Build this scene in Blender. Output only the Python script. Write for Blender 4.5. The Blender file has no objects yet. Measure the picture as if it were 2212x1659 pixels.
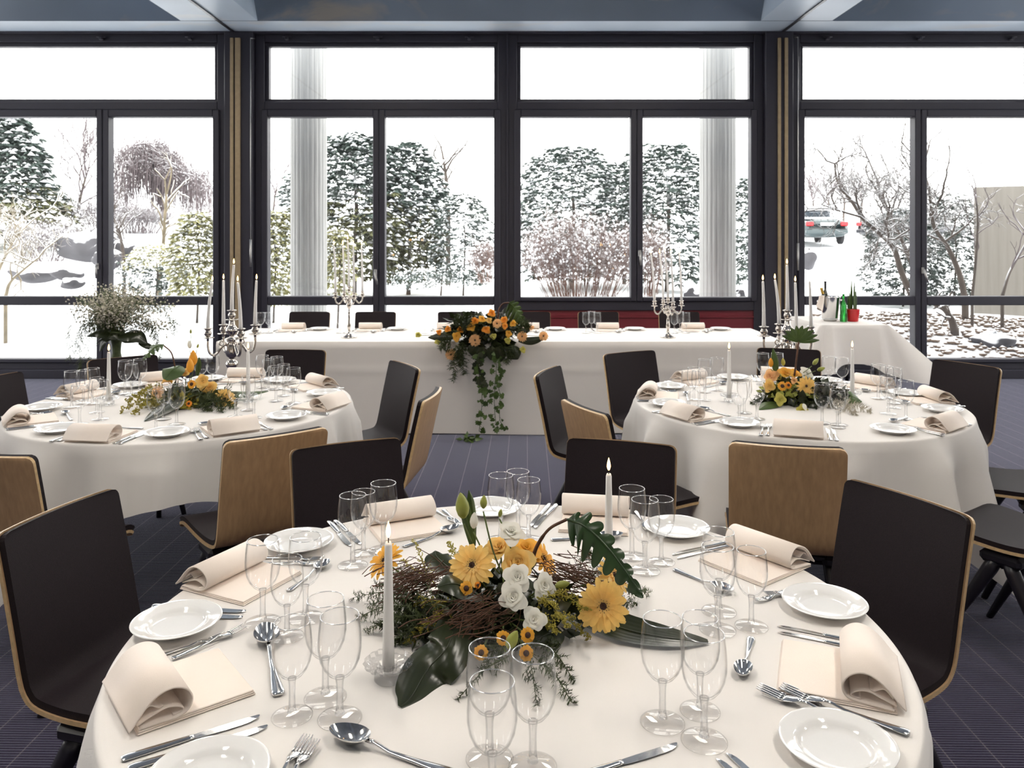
import bpy, math, random
from math import sin, cos, pi, sqrt, atan2, radians, hypot, exp
from mathutils import Vector, Matrix

# ---------------------------------------------------------------- camera frame
F, CX, HY, HC = 1757.0, 1106.0, 510.0, 1.60
TZ = 0.75                                   # table-top height
sc = bpy.context.scene
COL = sc.collection

def P(px, py, z=TZ):
    """point of the plane at height z seen at a photograph pixel"""
    d = F * (HC - z) / (py - HY)
    return Vector(((px - CX) * d / F, d, z))

def Q(px, py, d):
    """point at depth d seen at a photograph pixel"""
    return Vector(((px - CX) * d / F, d, HC - (py - HY) * d / F))

# ---------------------------------------------------------------- mesh builder
class MB:
    def __init__(s):
        s.v = []; s.f = []; s.m = []; s.s = []
    def add(s, vs, fs, m=0, smooth=True):
        b = len(s.v)
        s.v.extend([tuple(v) for v in vs])
        for f in fs:
            s.f.append(tuple(b + i for i in f)); s.m.append(m); s.s.append(smooth)
    def box(s, c, d, m=0, rz=0.0, bev=0.0):
        hx, hy, hz = d[0] / 2, d[1] / 2, d[2] / 2
        if bev > 0:
            b = min(bev, hx * .9, hy * .9, hz * .9)
            vs = []
            for sx in (-1, 1):
                for sy in (-1, 1):
                    for sz in (-1, 1):
                        vs += [(sx * (hx - b), sy * (hy - b), sz * hz), (sx * (hx - b), sy * hy, sz * (hz - b)), (sx * hx, sy * (hy - b), sz * (hz - b))]
            I = lambda x, y, z, k: ((x * 2 + y) * 2 + z) * 3 + k
            fs = []
            for k, ax in ((0, 2), (1, 1), (2, 0)):
                for t in (0, 1):
                    q = []
                    for a, c2 in ((0, 0), (1, 0), (1, 1), (0, 1)):
                        i = [0, 0, 0]; o = [x for x in (0, 1, 2) if x != ax]
                        i[ax] = t; i[o[0]] = a; i[o[1]] = c2
                        q.append(I(i[0], i[1], i[2], k))
                    fs.append(q if (t == 1) != (ax == 1) else q[::-1])
            for a in (0, 1):
                for b2 in (0, 1):
                    fs.append([I(0, a, b2, 0), I(1, a, b2, 0), I(1, a, b2, 1), I(0, a, b2, 1)])
                    fs.append([I(a, 0, b2, 0), I(a, 1, b2, 0), I(a, 1, b2, 2), I(a, 0, b2, 2)])
                    fs.append([I(a, b2, 0, 1), I(a, b2, 1, 1), I(a, b2, 1, 2), I(a, b2, 0, 2)])
            for x in (0, 1):
                for y in (0, 1):
                    for z in (0, 1):
                        fs.append([I(x, y, z, 0), I(x, y, z, 1), I(x, y, z, 2)])
        else:
            vs = [(sx * hx, sy * hy, sz * hz) for sx in (-1, 1) for sy in (-1, 1) for sz in (-1, 1)]
            fs = [(0, 1, 3, 2), (4, 6, 7, 5), (0, 4, 5, 1), (2, 3, 7, 6), (0, 2, 6, 4), (1, 5, 7, 3)]
        cr, sr = cos(rz), sin(rz)
        s.add([(c[0] + x * cr - y * sr, c[1] + x * sr + y * cr, c[2] + z) for x, y, z in vs], fs, m, False)
        return s
    def lathe(s, prof, n=24, c=(0, 0, 0), m=0, smooth=True, cap=True, rad=None):
        vs = []; k = len(prof)
        for i in range(n):
            a = 2 * pi * i / n
            q = rad(i) if rad else 1.0
            for r, z in prof:
                vs.append((c[0] + r * q * cos(a), c[1] + r * q * sin(a), c[2] + z))
        fs = []
        for i in range(n):
            j = (i + 1) % n
            for t in range(k - 1):
                fs.append((i * k + t, j * k + t, j * k + t + 1, i * k + t + 1))
        s.add(vs, fs, m, smooth)
        if cap:
            if prof[0][0] > 1e-5: s.add([vs[i * k] for i in range(n)], [tuple(range(n))[::-1]], m, False)
            if prof[-1][0] > 1e-5: s.add([vs[i * k + k - 1] for i in range(n)], [tuple(range(n))], m, False)
        return s
    def tube(s, pts, rad, n=8, m=0, cap=True, smooth=True):
        pts = [Vector(p) for p in pts]
        if not hasattr(rad, '__len__'): rad = [rad] * len(pts)
        vs = []; up = None
        for i, p in enumerate(pts):
            t = (pts[min(i + 1, len(pts) - 1)] - pts[max(i - 1, 0)])
            if t.length < 1e-9: t = Vector((0, 0, 1))
            t.normalize()
            if up is None:
                up = t.orthogonal().normalized()
            else:
                up = up - t * up.dot(t)
                up = up.normalized() if up.length > 1e-6 else t.orthogonal().normalized()
            w = t.cross(up)
            for k in range(n):
                a = 2 * pi * k / n
                vs.append(p + (up * cos(a) + w * sin(a)) * rad[i])
        fs = []
        for i in range(len(pts) - 1):
            for k in range(n):
                k2 = (k + 1) % n
                fs.append((i * n + k, i * n + k2, (i + 1) * n + k2, (i + 1) * n + k))
        if cap and n > 2:
            fs.append(tuple(range(n))[::-1]); e = (len(pts) - 1) * n
            fs.append(tuple(range(e, e + n)))
        s.add(vs, fs, m, smooth)
        return s
    def grid(s, fn, nu, nv, m=0, smooth=True, wrap=False):
        vs = [fn(i / nu, j / nv) for i in range(nu + 1) for j in range(nv + 1)]
        w = nv + 1
        s.add(vs, [(i * w + j, (i + 1) * w + j, (i + 1) * w + j + 1, i * w + j + 1) for i in range(nu) for j in range(nv)], m, smooth)
        return s
    def join(s, o, mat=None, m=None):
        b = len(s.v)
        s.v.extend([tuple(mat @ Vector(v)) for v in o.v] if mat else o.v)
        for f, mi, sm in zip(o.f, o.m, o.s):
            s.f.append(tuple(b + i for i in f)); s.m.append(mi if m is None else m); s.s.append(sm)
        return s
    def mesh(s, name, mats):
        me = bpy.data.meshes.new(name)
        me.from_pydata(s.v, [], s.f)
        if not isinstance(mats, (list, tuple)): mats = [mats]
        for x in mats: me.materials.append(x)
        me.polygons.foreach_set('material_index', s.m)
        me.polygons.foreach_set('use_smooth', s.s)
        me.update()
        return me

def link(name, data, parent=None, loc=None, rot=None, scale=None):
    o = bpy.data.objects.new(name, data); COL.objects.link(o)
    if parent is not None: o.parent = parent
    if loc is not None: o.location = loc
    if rot is not None: o.rotation_euler = rot
    if scale is not None: o.scale = scale if hasattr(scale, '__len__') else (scale,) * 3
    return o
def obj(name, mb, mats, parent=None, **k): return link(name, mb.mesh(name, mats), parent, **k)
def empty(name, loc=(0, 0, 0), rz=0.0, parent=None):
    o = link(name, None, parent, loc, (0, 0, rz)); o.empty_display_size = .05
    return o
def tag(o, label, cat, group=None, kind=None):
    o['label'] = label; o['category'] = cat
    if group: o['group'] = group
    if kind: o['kind'] = kind
    return o
def struct(o, label=None, cat=None):
    o['kind'] = 'structure'
    if label: o['label'] = label
    if cat: o['category'] = cat
    return o
def copy_tree(o, parent=None):
    c = o.copy(); COL.objects.link(c)
    if parent is not None: c.parent = parent
    for ch in list(o.children): copy_tree(ch, c)
    return c
def aim(d, roll=0.0):
    """rotation that turns local +Z to direction d"""
    d = Vector(d).normalized()
    return (d.to_track_quat('Z', 'Y').to_matrix() @ Matrix.Rotation(roll, 3, 'Z'))
def aimE(d, roll=0.0): return aim(d, roll).to_euler()
def lerp(a, b, t): return a + (b - a) * t
def spline(pts, n):
    """Catmull-Rom through the points"""
    pts = [Vector(p) for p in pts]; out = []
    q = [pts[0] * 2 - pts[1]] + pts + [pts[-1] * 2 - pts[-2]]
    for i in range(len(pts) - 1):
        a, b, c, d = q[i:i + 4]
        for k in range(n):
            t = k / n
            out.append(((b * 2) + (c - a) * t + (a * 2 - b * 5 + c * 4 - d) * t * t + (b * 3 - a - c * 3 + d) * t ** 3) * .5)
    out.append(pts[-1].copy())
    return out

# ---------------------------------------------------------------- materials
def nt(name):
    m = bpy.data.materials.new(name); m.use_nodes = True
    t = m.node_tree; t.nodes.clear()
    return m, t, t.nodes.new('ShaderNodeOutputMaterial')
def N(t, typ, **k):
    n = t.nodes.new('ShaderNode' + typ)
    for a, b in k.items():
        if a in n.inputs: n.inputs[a].default_value = b
        else: setattr(n, a, b)
    return n
def mat(name, col, rough=.5, metal=0., var=.12, vscale=20., bump=0., bscale=200., sheen=0., spec=.5, coat=0., sub=0., aniso=None, trans=0.):
    """principled surface whose colour wanders a little with noise"""
    m, t, out = nt(name)
    p = N(t, 'BsdfPrincipled')
    tc = N(t, 'TexCoord')
    no = N(t, 'TexNoise', Scale=vscale, Detail=4.)
    if aniso:
        mp = N(t, 'Mapping'); mp.inputs['Scale'].default_value = aniso
        t.links.new(tc.outputs['Object'], mp.inputs['Vector']); src = mp.outputs['Vector']
    else: src = tc.outputs['Object']
    t.links.new(src, no.inputs['Vector'])
    r = N(t, 'ValToRGB')
    r.color_ramp.elements[0].position = .3; r.color_ramp.elements[1].position = .7
    r.color_ramp.elements[0].color = tuple(c * (1 - var) for c in col) + (1,)
    r.color_ramp.elements[1].color = tuple(min(1, c * (1 + var)) for c in col) + (1,)
    t.links.new(no.outputs['Fac'], r.inputs['Fac'])
    t.links.new(r.outputs['Color'], p.inputs['Base Color'])
    p.inputs['Roughness'].default_value = rough
    p.inputs['Metallic'].default_value = metal
    p.inputs['Specular IOR Level'].default_value = spec
    if sheen: p.inputs['Sheen Weight'].default_value = sheen
    if coat: p.inputs['Coat Weight'].default_value = coat
    if trans: p.inputs['Transmission Weight'].default_value = trans
    if bump:
        nb = N(t, 'TexNoise', Scale=bscale, Detail=3.)
        t.links.new(src, nb.inputs['Vector'])
        b = N(t, 'Bump', Strength=bump, Distance=.004)
        t.links.new(nb.outputs['Fac'], b.inputs['Height'])
        t.links.new(b.outputs['Normal'], p.inputs['Normal'])
    t.links.new(p.outputs['BSDF'], out.inputs['Surface'])
    return m
def emit(name, col, strength):
    m, t, out = nt(name)
    e = N(t, 'Emission', Strength=strength); e.inputs['Color'].default_value = tuple(col) + (1,)
    t.links.new(e.outputs['Emission'], out.inputs['Surface'])
    return m
def clear(name, tint=(1, 1, 1), edge=(.6, .62, .62), ior=1.45, power=4., rough=0., gl=1.):
    """clear thin-walled glass: see-through, mirror-like at grazing angles, darker where the wall is seen edge-on"""
    m, t, out = nt(name)
    lw = N(t, 'LayerWeight', Blend=.5)
    pw = N(t, 'Math', operation='POWER'); pw.inputs[1].default_value = power
    t.links.new(lw.outputs['Facing'], pw.inputs[0])
    mx = N(t, 'MixRGB'); mx.inputs[1].default_value = tuple(tint) + (1,); mx.inputs[2].default_value = tuple(edge) + (1,)
    t.links.new(pw.outputs[0], mx.inputs[0])
    tr = N(t, 'BsdfTransparent'); t.links.new(mx.outputs[0], tr.inputs['Color'])
    g = N(t, 'BsdfGlossy', Roughness=rough)
    f0 = ((ior - 1) / (ior + 1)) ** 2                  # Schlick, the same from both sides of the wall
    p5 = N(t, 'Math', operation='POWER'); p5.inputs[1].default_value = 5.
    t.links.new(lw.outputs['Facing'], p5.inputs[0])
    ml = N(t, 'Math', operation='MULTIPLY_ADD'); ml.inputs[1].default_value = (1 - f0) * gl; ml.inputs[2].default_value = f0 * gl
    t.links.new(p5.outputs[0], ml.inputs[0])
    ms = N(t, 'MixShader')
    t.links.new(ml.outputs[0], ms.inputs[0]); t.links.new(tr.outputs[0], ms.inputs[1]); t.links.new(g.outputs[0], ms.inputs[2])
    t.links.new(ms.outputs[0], out.inputs['Surface'])
    return m
def glassy(name, col=(1, 1, 1), ior=1.45, mixt=.45):
    """solid glass: refracting, part of the light passing straight on"""
    m, t, out = nt(name)
    g = N(t, 'BsdfGlass', IOR=ior, Roughness=0.); g.inputs['Color'].default_value = tuple(col) + (1,)
    tr = N(t, 'BsdfTransparent'); tr.inputs['Color'].default_value = tuple(c * .97 for c in col) + (1,)
    ms = N(t, 'MixShader'); ms.inputs[0].default_value = mixt
    t.links.new(g.outputs[0], ms.inputs[1]); t.links.new(tr.outputs[0], ms.inputs[2])
    t.links.new(ms.outputs[0], out.inputs['Surface'])
    return m
def snowy(name, col, amount=.45, soft=.25, rough=.8, var=.3, vscale=6., snow=(.9, .92, .95)):
    """surface with settled snow where it faces up"""
    m, t, out = nt(name)
    p = N(t, 'BsdfPrincipled', Roughness=rough)
    ge = N(t, 'NewGeometry'); sx = N(t, 'SeparateXYZ')
    t.links.new(ge.outputs['Normal'], sx.inputs[0])
    tc = N(t, 'TexCoord'); no = N(t, 'TexNoise', Scale=vscale, Detail=4.)
    t.links.new(tc.outputs['Object'], no.inputs['Vector'])
    ad = N(t, 'Math', operation='MULTIPLY_ADD'); ad.inputs[1].default_value = .6; 
    t.links.new(no.outputs['Fac'], ad.inputs[0]); t.links.new(sx.outputs[2], ad.inputs[2])
    mr = N(t, 'MapRange'); mr.inputs['From Min'].default_value = amount + .3 - soft; mr.inputs['From Max'].default_value = amount + .3 + soft
    t.links.new(ad.outputs[0], mr.inputs['Value'])
    r = N(t, 'ValToRGB')
    r.color_ramp.elements[0].position = .3; r.color_ramp.elements[1].position = .7
    r.color_ramp.elements[0].color = tuple(c * (1 - var) for c in col) + (1,)
    r.color_ramp.elements[1].color = tuple(min(1, c * (1 + var)) for c in col) + (1,)
    t.links.new(no.outputs['Fac'], r.inputs['Fac'])
    mx = N(t, 'MixRGB'); mx.inputs[2].default_value = snow + (1,)
    t.links.new(mr.outputs[0], mx.inputs[0]); t.links.new(r.outputs[0], mx.inputs[1])
    t.links.new(mx.outputs[0], p.inputs['Base Color']); t.links.new(p.outputs[0], out.inputs['Surface'])
    return m

def petal(name, col, var=.1, vscale=50., tl=.4):
    """soft petal that lets some light through"""
    m = mat(name, col, .5, var=var, vscale=vscale)
    t = m.node_tree; p = next(n for n in t.nodes if n.type == 'BSDF_PRINCIPLED'); out = next(n for n in t.nodes if n.type == 'OUTPUT_MATERIAL')
    r = next(n for n in t.nodes if n.type == 'VALTORGB')
    tr = N(t, 'BsdfTranslucent'); t.links.new(r.outputs[0], tr.inputs['Color'])
    ms = N(t, 'MixShader'); ms.inputs[0].default_value = tl
    t.links.new(p.outputs[0], ms.inputs[1]); t.links.new(tr.outputs[0], ms.inputs[2]); t.links.new(ms.outputs[0], out.inputs['Surface'])
    return m
def lip(name, k):
    """fire-polished glass lip: part mirror, part clear"""
    m, t, out = nt(name)
    tr = N(t, 'BsdfTransparent'); g = N(t, 'BsdfGlossy', Roughness=.12); ms = N(t, 'MixShader'); ms.inputs[0].default_value = k
    t.links.new(tr.outputs[0], ms.inputs[1]); t.links.new(g.outputs[0], ms.inputs[2]); t.links.new(ms.outputs[0], out.inputs['Surface'])
    return m

M = {}
M['cloth'] = mat('white_linen', (.84, .80, .76), .75, var=.02, vscale=3, bump=.12, bscale=900, sheen=.2, spec=.25)
M['cloth_far'] = mat('cream_linen', (.82, .775, .73), .8, var=.03, vscale=2, bump=.15, bscale=300, sheen=.2, spec=.2)
M['napkin'] = mat('peach_white_napkin_linen', (.93, .82, .73), .85, var=.02, vscale=8, bump=.18, bscale=700, sheen=.2, spec=.2)
M['porcelain'] = mat('white_porcelain', (.85, .84, .825), .08, var=.01, coat=.4)
M['steel'] = mat('polished_steel', (.72, .71, .70), .11, 1., var=.03, vscale=60)
M['silver'] = mat('aged_silver', (.62, .57, .52), .13, 1., var=.15, vscale=40)
M['ply'] = mat('beech_plywood', (.46, .295, .16), .42, var=.12, vscale=5, aniso=(14, 14, 1.2))
M['ply_edge'] = mat('plywood_edge', (.60, .42, .22), .4, var=.15, vscale=60)
M['uphol'] = mat('dark_brown_upholstery', (.0115, .0065, .0085), .6, var=.25, vscale=300, bump=.3, bscale=700, sheen=.02, spec=.2)
M['black'] = mat('black_lacquered_steel', (.012, .010, .014), .32, var=.1)
M['wine'] = clear('wine_glass_wall', (1., 1., 1.), (.66, .67, .68), 1.42, 7., gl=.9)
M['rim'] = lip('glass_lip', .55)
M['stem'] = glassy('wine_glass_stem', (1, 1, 1), 1.45, .65)
M['foot'] = clear('wine_glass_foot', (.985, .98, .975), (.75, .75, .75), 1.5, 5.)
M['crystal'] = glassy('cut_crystal', (1, 1, 1), 1.5, .74)
M['wax'] = mat('white_candle_wax', (.86, .84, .82), .45, var=.01)
M['wick'] = mat('charred_wick', (.02, .015, .01), .9)
M['flame'] = emit('candle_flame', (1., .55, .17), 13.)
M['frame'] = mat('anthracite_window_frame', (.021, .019, .031), .5, var=.08, vscale=2, spec=.5)
M['pane'] = clear('window_pane', (.985, .992, .99), (.8, .85, .85), 1.5, 6., gl=1.3)
M['brass'] = mat('dull_brass_track', (.36, .27, .16), .45, .3, var=.1)
M['red'] = mat('dark_red_panel', (.16, .012, .022), .45, var=.08, vscale=2)
M['grey_metal'] = mat('satin_grey_metal', (.45, .44, .43), .35, .8, var=.05)
M['wallpaint'] = mat('warm_white_plaster', (.72, .69, .65), .9, var=.03, vscale=2)
M['concrete'] = mat('board_marked_concrete', (.39, .39, .38), .9, var=.14, vscale=4, aniso=(9, 9, .4), bump=.3, bscale=30)
M['snow'] = mat('snow', (.90, .92, .95), .8, var=.03, vscale=1.5, bump=.3, bscale=6)
SKY, EXPO = 4.4, 0.42
FILLX, FILLY = (-5.2, -1.6, 1.6, 5.2), (1.2, 5.9)
LAMP = 28.
# ================================================================= ROOM
W = 9.2                                     # depth of the window wall
def wx(px): return (px - CX) * W / F
def wz(py): return HC - (py - HY) * W / F
RX, RB = 9.0, -4.5                          # half width, back wall

def carpet():
    m, t, out = nt('ribbed_violet_carpet')
    p = N(t, 'BsdfPrincipled', Roughness=.95); p.inputs['Specular IOR Level'].default_value = .15
    p.inputs['Sheen Weight'].default_value = .42; p.inputs['Sheen Roughness'].default_value = .35; p.inputs['Sheen Tint'].default_value = (.8, .85, 1, 1)
    tc = N(t, 'TexCoord'); mp = N(t, 'Mapping'); mp.inputs['Rotation'].default_value = (0, 0, radians(1.0))
    t.links.new(tc.outputs['Object'], mp.inputs['Vector'])
    s = N(t, 'SeparateXYZ'); t.links.new(mp.outputs[0], s.inputs[0])
    def mth(op, a, b=None):
        n = N(t, 'Math', operation=op)
        for i, q in enumerate((a, b)):
            if q is None: continue
            if isinstance(q, (int, float)): n.inputs[i].default_value = q
            else: t.links.new(q, n.inputs[i])
        return n.outputs[0]
    x = mth('MULTIPLY', mth('ADD', s.outputs[0], 100.02), 1 / .143)
    line = mth('LESS_THAN', mth('ABSOLUTE', mth('SUBTRACT', mth('FRACT', x), .5)), .0165)
    rib = mth('SINE', mth('MULTIPLY', s.outputs[1], 2 * pi / .0125))
    rib2 = mth('SINE', mth('MULTIPLY', s.outputs[0], 2 * pi / .012))
    no = N(t, 'TexNoise', Scale=140., Detail=3.); t.links.new(tc.outputs['Object'], no.inputs['Vector'])
    r = N(t, 'ValToRGB'); e = r.color_ramp.elements
    e[0].position = .15; e[0].color = (.014, .010, .024, 1); e[1].position = .95; e[1].color = (.070, .060, .108, 1)
    t.links.new(mth('ADD', mth('MULTIPLY', rib, .28), mth('ADD', mth('MULTIPLY', no.outputs['Fac'], .6), .2)), r.inputs['Fac'])
    mx = N(t, 'MixRGB'); mx.inputs[2].default_value = (.27, .235, .26, 1)
    t.links.new(mth('MULTIPLY', line, mth('ADD', mth('MULTIPLY', rib, .2), .65)), mx.inputs[0]); t.links.new(r.outputs[0], mx.inputs[1])
    t.links.new(mx.outputs[0], p.inputs['Base Color'])
    b = N(t, 'Bump', Strength=.5, Distance=.004)
    t.links.new(mth('ADD', rib, mth('MULTIPLY', no.outputs['Fac'], .6)), b.inputs['Height']); t.links.new(b.outputs[0], p.inputs['Normal'])
    t.links.new(p.outputs[0], out.inputs['Surface'])
    return m
def skypaint(name, base, cloud, amount):
    m, t, out = nt(name)
    p = N(t, 'BsdfPrincipled', Roughness=.38)
    tc = N(t, 'TexCoord'); mp = N(t, 'Mapping'); mp.inputs['Scale'].default_value = (.55, 1.1, 1.4)
    t.links.new(tc.outputs['Object'], mp.inputs['Vector'])
    no = N(t, 'TexNoise', Scale=1.6, Detail=5., Roughness=.55, Distortion=.6); t.links.new(mp.outputs[0], no.inputs['Vector'])
    r = N(t, 'ValToRGB'); e = r.color_ramp.elements
    e[0].position = amount; e[0].color = (0, 0, 0, 1); e[1].position = amount + .12; e[1].color = (1, 1, 1, 1)
    t.links.new(no.outputs['Fac'], r.inputs['Fac'])
    n2 = N(t, 'TexNoise', Scale=.7, Detail=2.); t.links.new(tc.outputs['Object'], n2.inputs['Vector'])
    r2 = N(t, 'ValToRGB'); e = r2.color_ramp.elements
    e[0].position = .35; e[0].color = tuple(c * .85 for c in base) + (1,); e[1].position = .65; e[1].color = tuple(c * 1.15 for c in base) + (1,)
    t.links.new(n2.outputs['Fac'], r2.inputs['Fac'])
    ml = N(t, 'Math', operation='MULTIPLY'); ml.inputs[1].default_value = .55; t.links.new(r.outputs[0], ml.inputs[0])
    mx = N(t, 'MixRGB'); mx.inputs[2].default_value = tuple(cloud) + (1,)
    t.links.new(ml.outputs[0], mx.inputs[0]); t.links.new(r2.outputs[0], mx.inputs[1])
    t.links.new(mx.outputs[0], p.inputs['Base Color']); t.links.new(p.outputs[0], out.inputs['Surface'])
    return m
M['carpet'] = carpet()
M['soffit'] = skypaint('pale_sky_painted_beam', (.53, .62, .73), (.68, .65, .63), .56)
M['panel'] = skypaint('shade_toned_sky_painted_panel', (.17, .215, .28), (.40, .34, .26), .57)  # darkened sky paint: shade on the beam's room side put into its colour

f = MB().box((0, (RB + W + .3) / 2, -.05), (2 * RX + .6, W - RB + .5, .1)); struct(obj('floor', f, M['carpet']), 'dark violet ribbed carpet with thin pale lines')
def wall(name, c, d, m='wallpaint'): struct(obj(name, MB().box(c, d), M[m]))
CT = 4.5
wall('wall_back', (0, RB - .1, CT / 2), (2 * RX + .4, .2, CT))
SY0, SY1, SZ0, SZ1 = 4.7, 8.7, .2, 3.55           # glazed strip of the side walls
for nm, sx in (('left', -1), ('right', 1)):
    w_ = MB(); X = sx * (RX + .1)
    w_.box((X, (RB + W) / 2, SZ0 / 2), (.2, W - RB, SZ0)); w_.box((X, (RB + W) / 2, (SZ1 + CT) / 2), (.2, W - RB, CT - SZ1))
    w_.box((X, (RB + SY0) / 2, (SZ0 + SZ1) / 2), (.2, SY0 - RB, SZ1 - SZ0)); w_.box((X, (SY1 + W) / 2, (SZ0 + SZ1) / 2), (.2, W - SY1, SZ1 - SZ0))
    struct(obj('wall_' + nm, w_, M['wallpaint']))
    r_ = struct(empty('window_%d' % (7 if sx < 0 else 8), (X, 0, 0)), 'glazed strip of the %s side wall' % nm)
    fr = MB(); n_ = 2
    for k in range(n_ + 1): fr.box((0, lerp(SY0, SY1, k / n_), (SZ0 + SZ1) / 2), (.12, .10, SZ1 - SZ0))
    for z in (SZ0 + .04, .95, 2.85, SZ1 - .04): fr.box((0, (SY0 + SY1) / 2, z), (.11, SY1 - SY0, .08))
    obj('frame', fr, M['frame'], r_)
    obj('pane', MB().box((0, (SY0 + SY1) / 2, (SZ0 + SZ1) / 2), (.006, SY1 - SY0, SZ1 - SZ0)), M['pane'], r_)
wall('ceiling', (0, (RB + W) / 2, CT + .1), (2 * RX + .4, W - RB + .6, .2), 'soffit')
SZ = 3.9
# beam along the windows, its room side leaning in
b = MB(); pr = [(W + .25, SZ), (8.70, SZ), (8.30, CT), (W + .25, CT)]
b.add([(x, y, z) for x in (-RX, RX) for y, z in pr], [(0, 4, 5, 1)], 0, False)
b.add([(x, y, z) for x in (-RX, RX) for y, z in pr], [(1, 5, 6, 2), (2, 6, 7, 3), (3, 7, 4, 0), (0, 1, 2, 3), (4, 7, 6, 5)], 1, False)
struct(obj('ceiling_beam', b, [M['soffit'], M['panel']]), 'sky painted beam running above the windows')
for i, (x0, x1) in enumerate(((-3.54, -2.72), (2.66, 3.42))):
    b = MB().box(((x0 + x1) / 2, (RB + 8.69) / 2, (SZ + CT) / 2 + .002), (x1 - x0, 8.69 - RB, CT - SZ))
    o = struct(obj('ceiling_beam', b, M['soffit']), 'sky painted beam crossing the room toward the %s post' % ('left', 'right')[i])
    t = MB().box(((x0 + x1) / 2, (RB + W) / 2, SZ - .004), (.028, W - RB, .016))
    struct(obj('trim_%d' % (i + 1), t, M['black']), 'dark partition track in the beam')

# ---- windows. px extents of the glass in the upper light, rows common
T0, T1, T2, T3, T4, T5, T6, T7 = 68, 99, 213, 253, 640, 659, 775, 816
def window(n, x0, x1, mid, panel=False, handle=None, open_tilt=0.):
    root = empty('window_%d' % n, (wx((x0 + x1) / 2), W, 0)); struct(root)
    ox = root.location.x
    def bx(mb, a, b, c, d, y0, y1, bev=.006):   # px rectangle as a box between depths
        mb.box(((wx(a) + wx(b)) / 2 - ox, (y0 + y1) / 2 - W, (wz(c) + wz(d)) / 2), (wx(b) - wx(a), y1 - y0, wz(c) - wz(d)), bev=bev)
    fr = MB(); j = 17
    L, R = x0 - 28, x1 + 28
    bx(fr, L, x0 - 8, T0, T7, W, W + .16); bx(fr, x1 + 8, R, T0, T7, W, W + .16)
    bx(fr, x0 - 8, x1 + 8, T0, T1 - 8, W, W + .16)
    bx(fr, x0 - 8, x1 + 8, T2 + 6, T3 - 16, W, W + .16)
    bx(fr, x0 - 8, x1 + 8, (T5 - 8 if panel else T6 + 8), (T5 + 12 if panel else T7), W, W + .16)
    obj('frame', fr, M['frame'], root)
    tf = MB()
    bx(tf, x0 - 8, x1 + 8, T1 - 8, T1, W + .035, W + .13, .004); bx(tf, x0 - 8, x1 + 8, T2, T2 + 6, W + .035, W + .13, .004)
    bx(tf, x0 - 8, x0, T1, T2, W + .035, W + .13, .004); bx(tf, x1, x1 + 8, T1, T2, W + .035, W + .13, .004)
    s = obj('top_light', tf, M['frame'], root)
    p = MB(); bx(p, x0 - 2, x1 + 2, T1 - 2, T2 + 2, W + .08, W + .084, 0); obj('pane', p, M['pane'], s)
    bot = T5 - 8 if panel else T6 + 8
    for k, (a, c) in enumerate(((x0, mid - 13), (mid + 13, x1))):
        sa = MB()
        la, rc = (a - 14 if k == 0 else mid + .6), (c + 14 if k == 1 else mid - .6)
        bx(sa, la, a, T3 - 16, bot, W - .03, W + .11, .008); bx(sa, c, rc, T3 - 16, bot, W - .03, W + .11, .008)
        bx(sa, a, c, T3 - 16, T3, W - .03, W + .11, .008)
        if panel: bx(sa, a, c, T4 + 2, T5 - 8, W - .03, W + .11, .008)
        else:
            bx(sa, a, c, T4, T5, W - .03, W + .11, .008); bx(sa, a, c, T6, bot, W - .03, W + .11, .008)
        s = obj('sash', sa, M['frame'], root)
        p = MB(); bx(p, a - 3, c + 3, T3 - 3, T4 + 3, W + .05, W + .056, 0); obj('pane', p, M['pane'], s)
        if not panel:
            p = MB(); bx(p, a - 3, c + 3, T5 - 3, T6 + 3, W + .05, W + .056, 0); obj('pane', p, M['pane'], s)
        if handle and k == 0:
            hx, hy, tl = handle
            h = MB(); cx_, cz = wx(hx) - ox, wz(hy)
            h.box((cx_, -.036, cz), (.03, .012, .07), bev=.004)
            h.tube([(cx_, -.03, cz + .01), (cx_, -.07, cz + .008)], .011, 8)
            h.tube([(cx_, -.07, cz + .012), (cx_ + .02 * tl, -.072, cz - .06), (cx_ + .055 * tl, -.07, cz - .135)], [.012, .013, .011], 8)
            hd = obj('handle', h, M['grey_metal'], s); hd['label'] = 'silver lever handle'
    if panel:
        rp = MB(); bx(rp, x0 - 8, x1 + 20, T5 + 12, T7, W + .03, W + .2, 0)
        bx(rp, x0 - 8, x1 + 20, T5 + 24, T5 + 28, W + .012, W + .03, .003); bx(rp, x0 - 8, x1 + 20, 715, 722, W + .015, W + .03, .003)
        q = obj('parapet_panel', rp, M['red'], root); q['label'] = 'dark red panel below the glass'
    return root
window(1, -27, 461, 223.5, handle=(214, 575, .1))['label'] = 'dark framed window of the left bay'
window(2, 579, 1067, 819, handle=(812, 588, .55))['label'] = 'dark framed window left of the central mullion'
window(3, 1125, 1621, 1375, panel=True, handle=(1381, 547, .05))['label'] = 'dark framed window above the dark red panel'
window(4, 1737, 2226, 1987.5, handle=(1990, 584, .8))['label'] = 'dark framed window of the right bay, behind the drinks table'
window(5, -573, -85, -329)['label'] = 'window beyond the left edge'
window(6, 2284, 2772, 2528)['label'] = 'window beyond the right edge'
def post(n, a, b, strips, name='column'):
    o = MB(); o.box(((wx(a) + wx(b)) / 2, W + .07, SZ / 2), (wx(b) - wx(a), .3, SZ), bev=.008)
    root = struct(obj(name, o, M['frame']))
    for (c, d) in strips:
        s = MB().box(((wx(c) + wx(d)) / 2, W - .09, (wz(86) + .0) / 2), (wx(d) - wx(c), .03, wz(86)), bev=.004)
        q = obj('brass_strip', s, M['brass'], root)
    return root
post(0, 489, 551, ((503.5, 510.5), (514, 525)))['label'] = 'dark post with brass strips between the left and middle bays'
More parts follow.
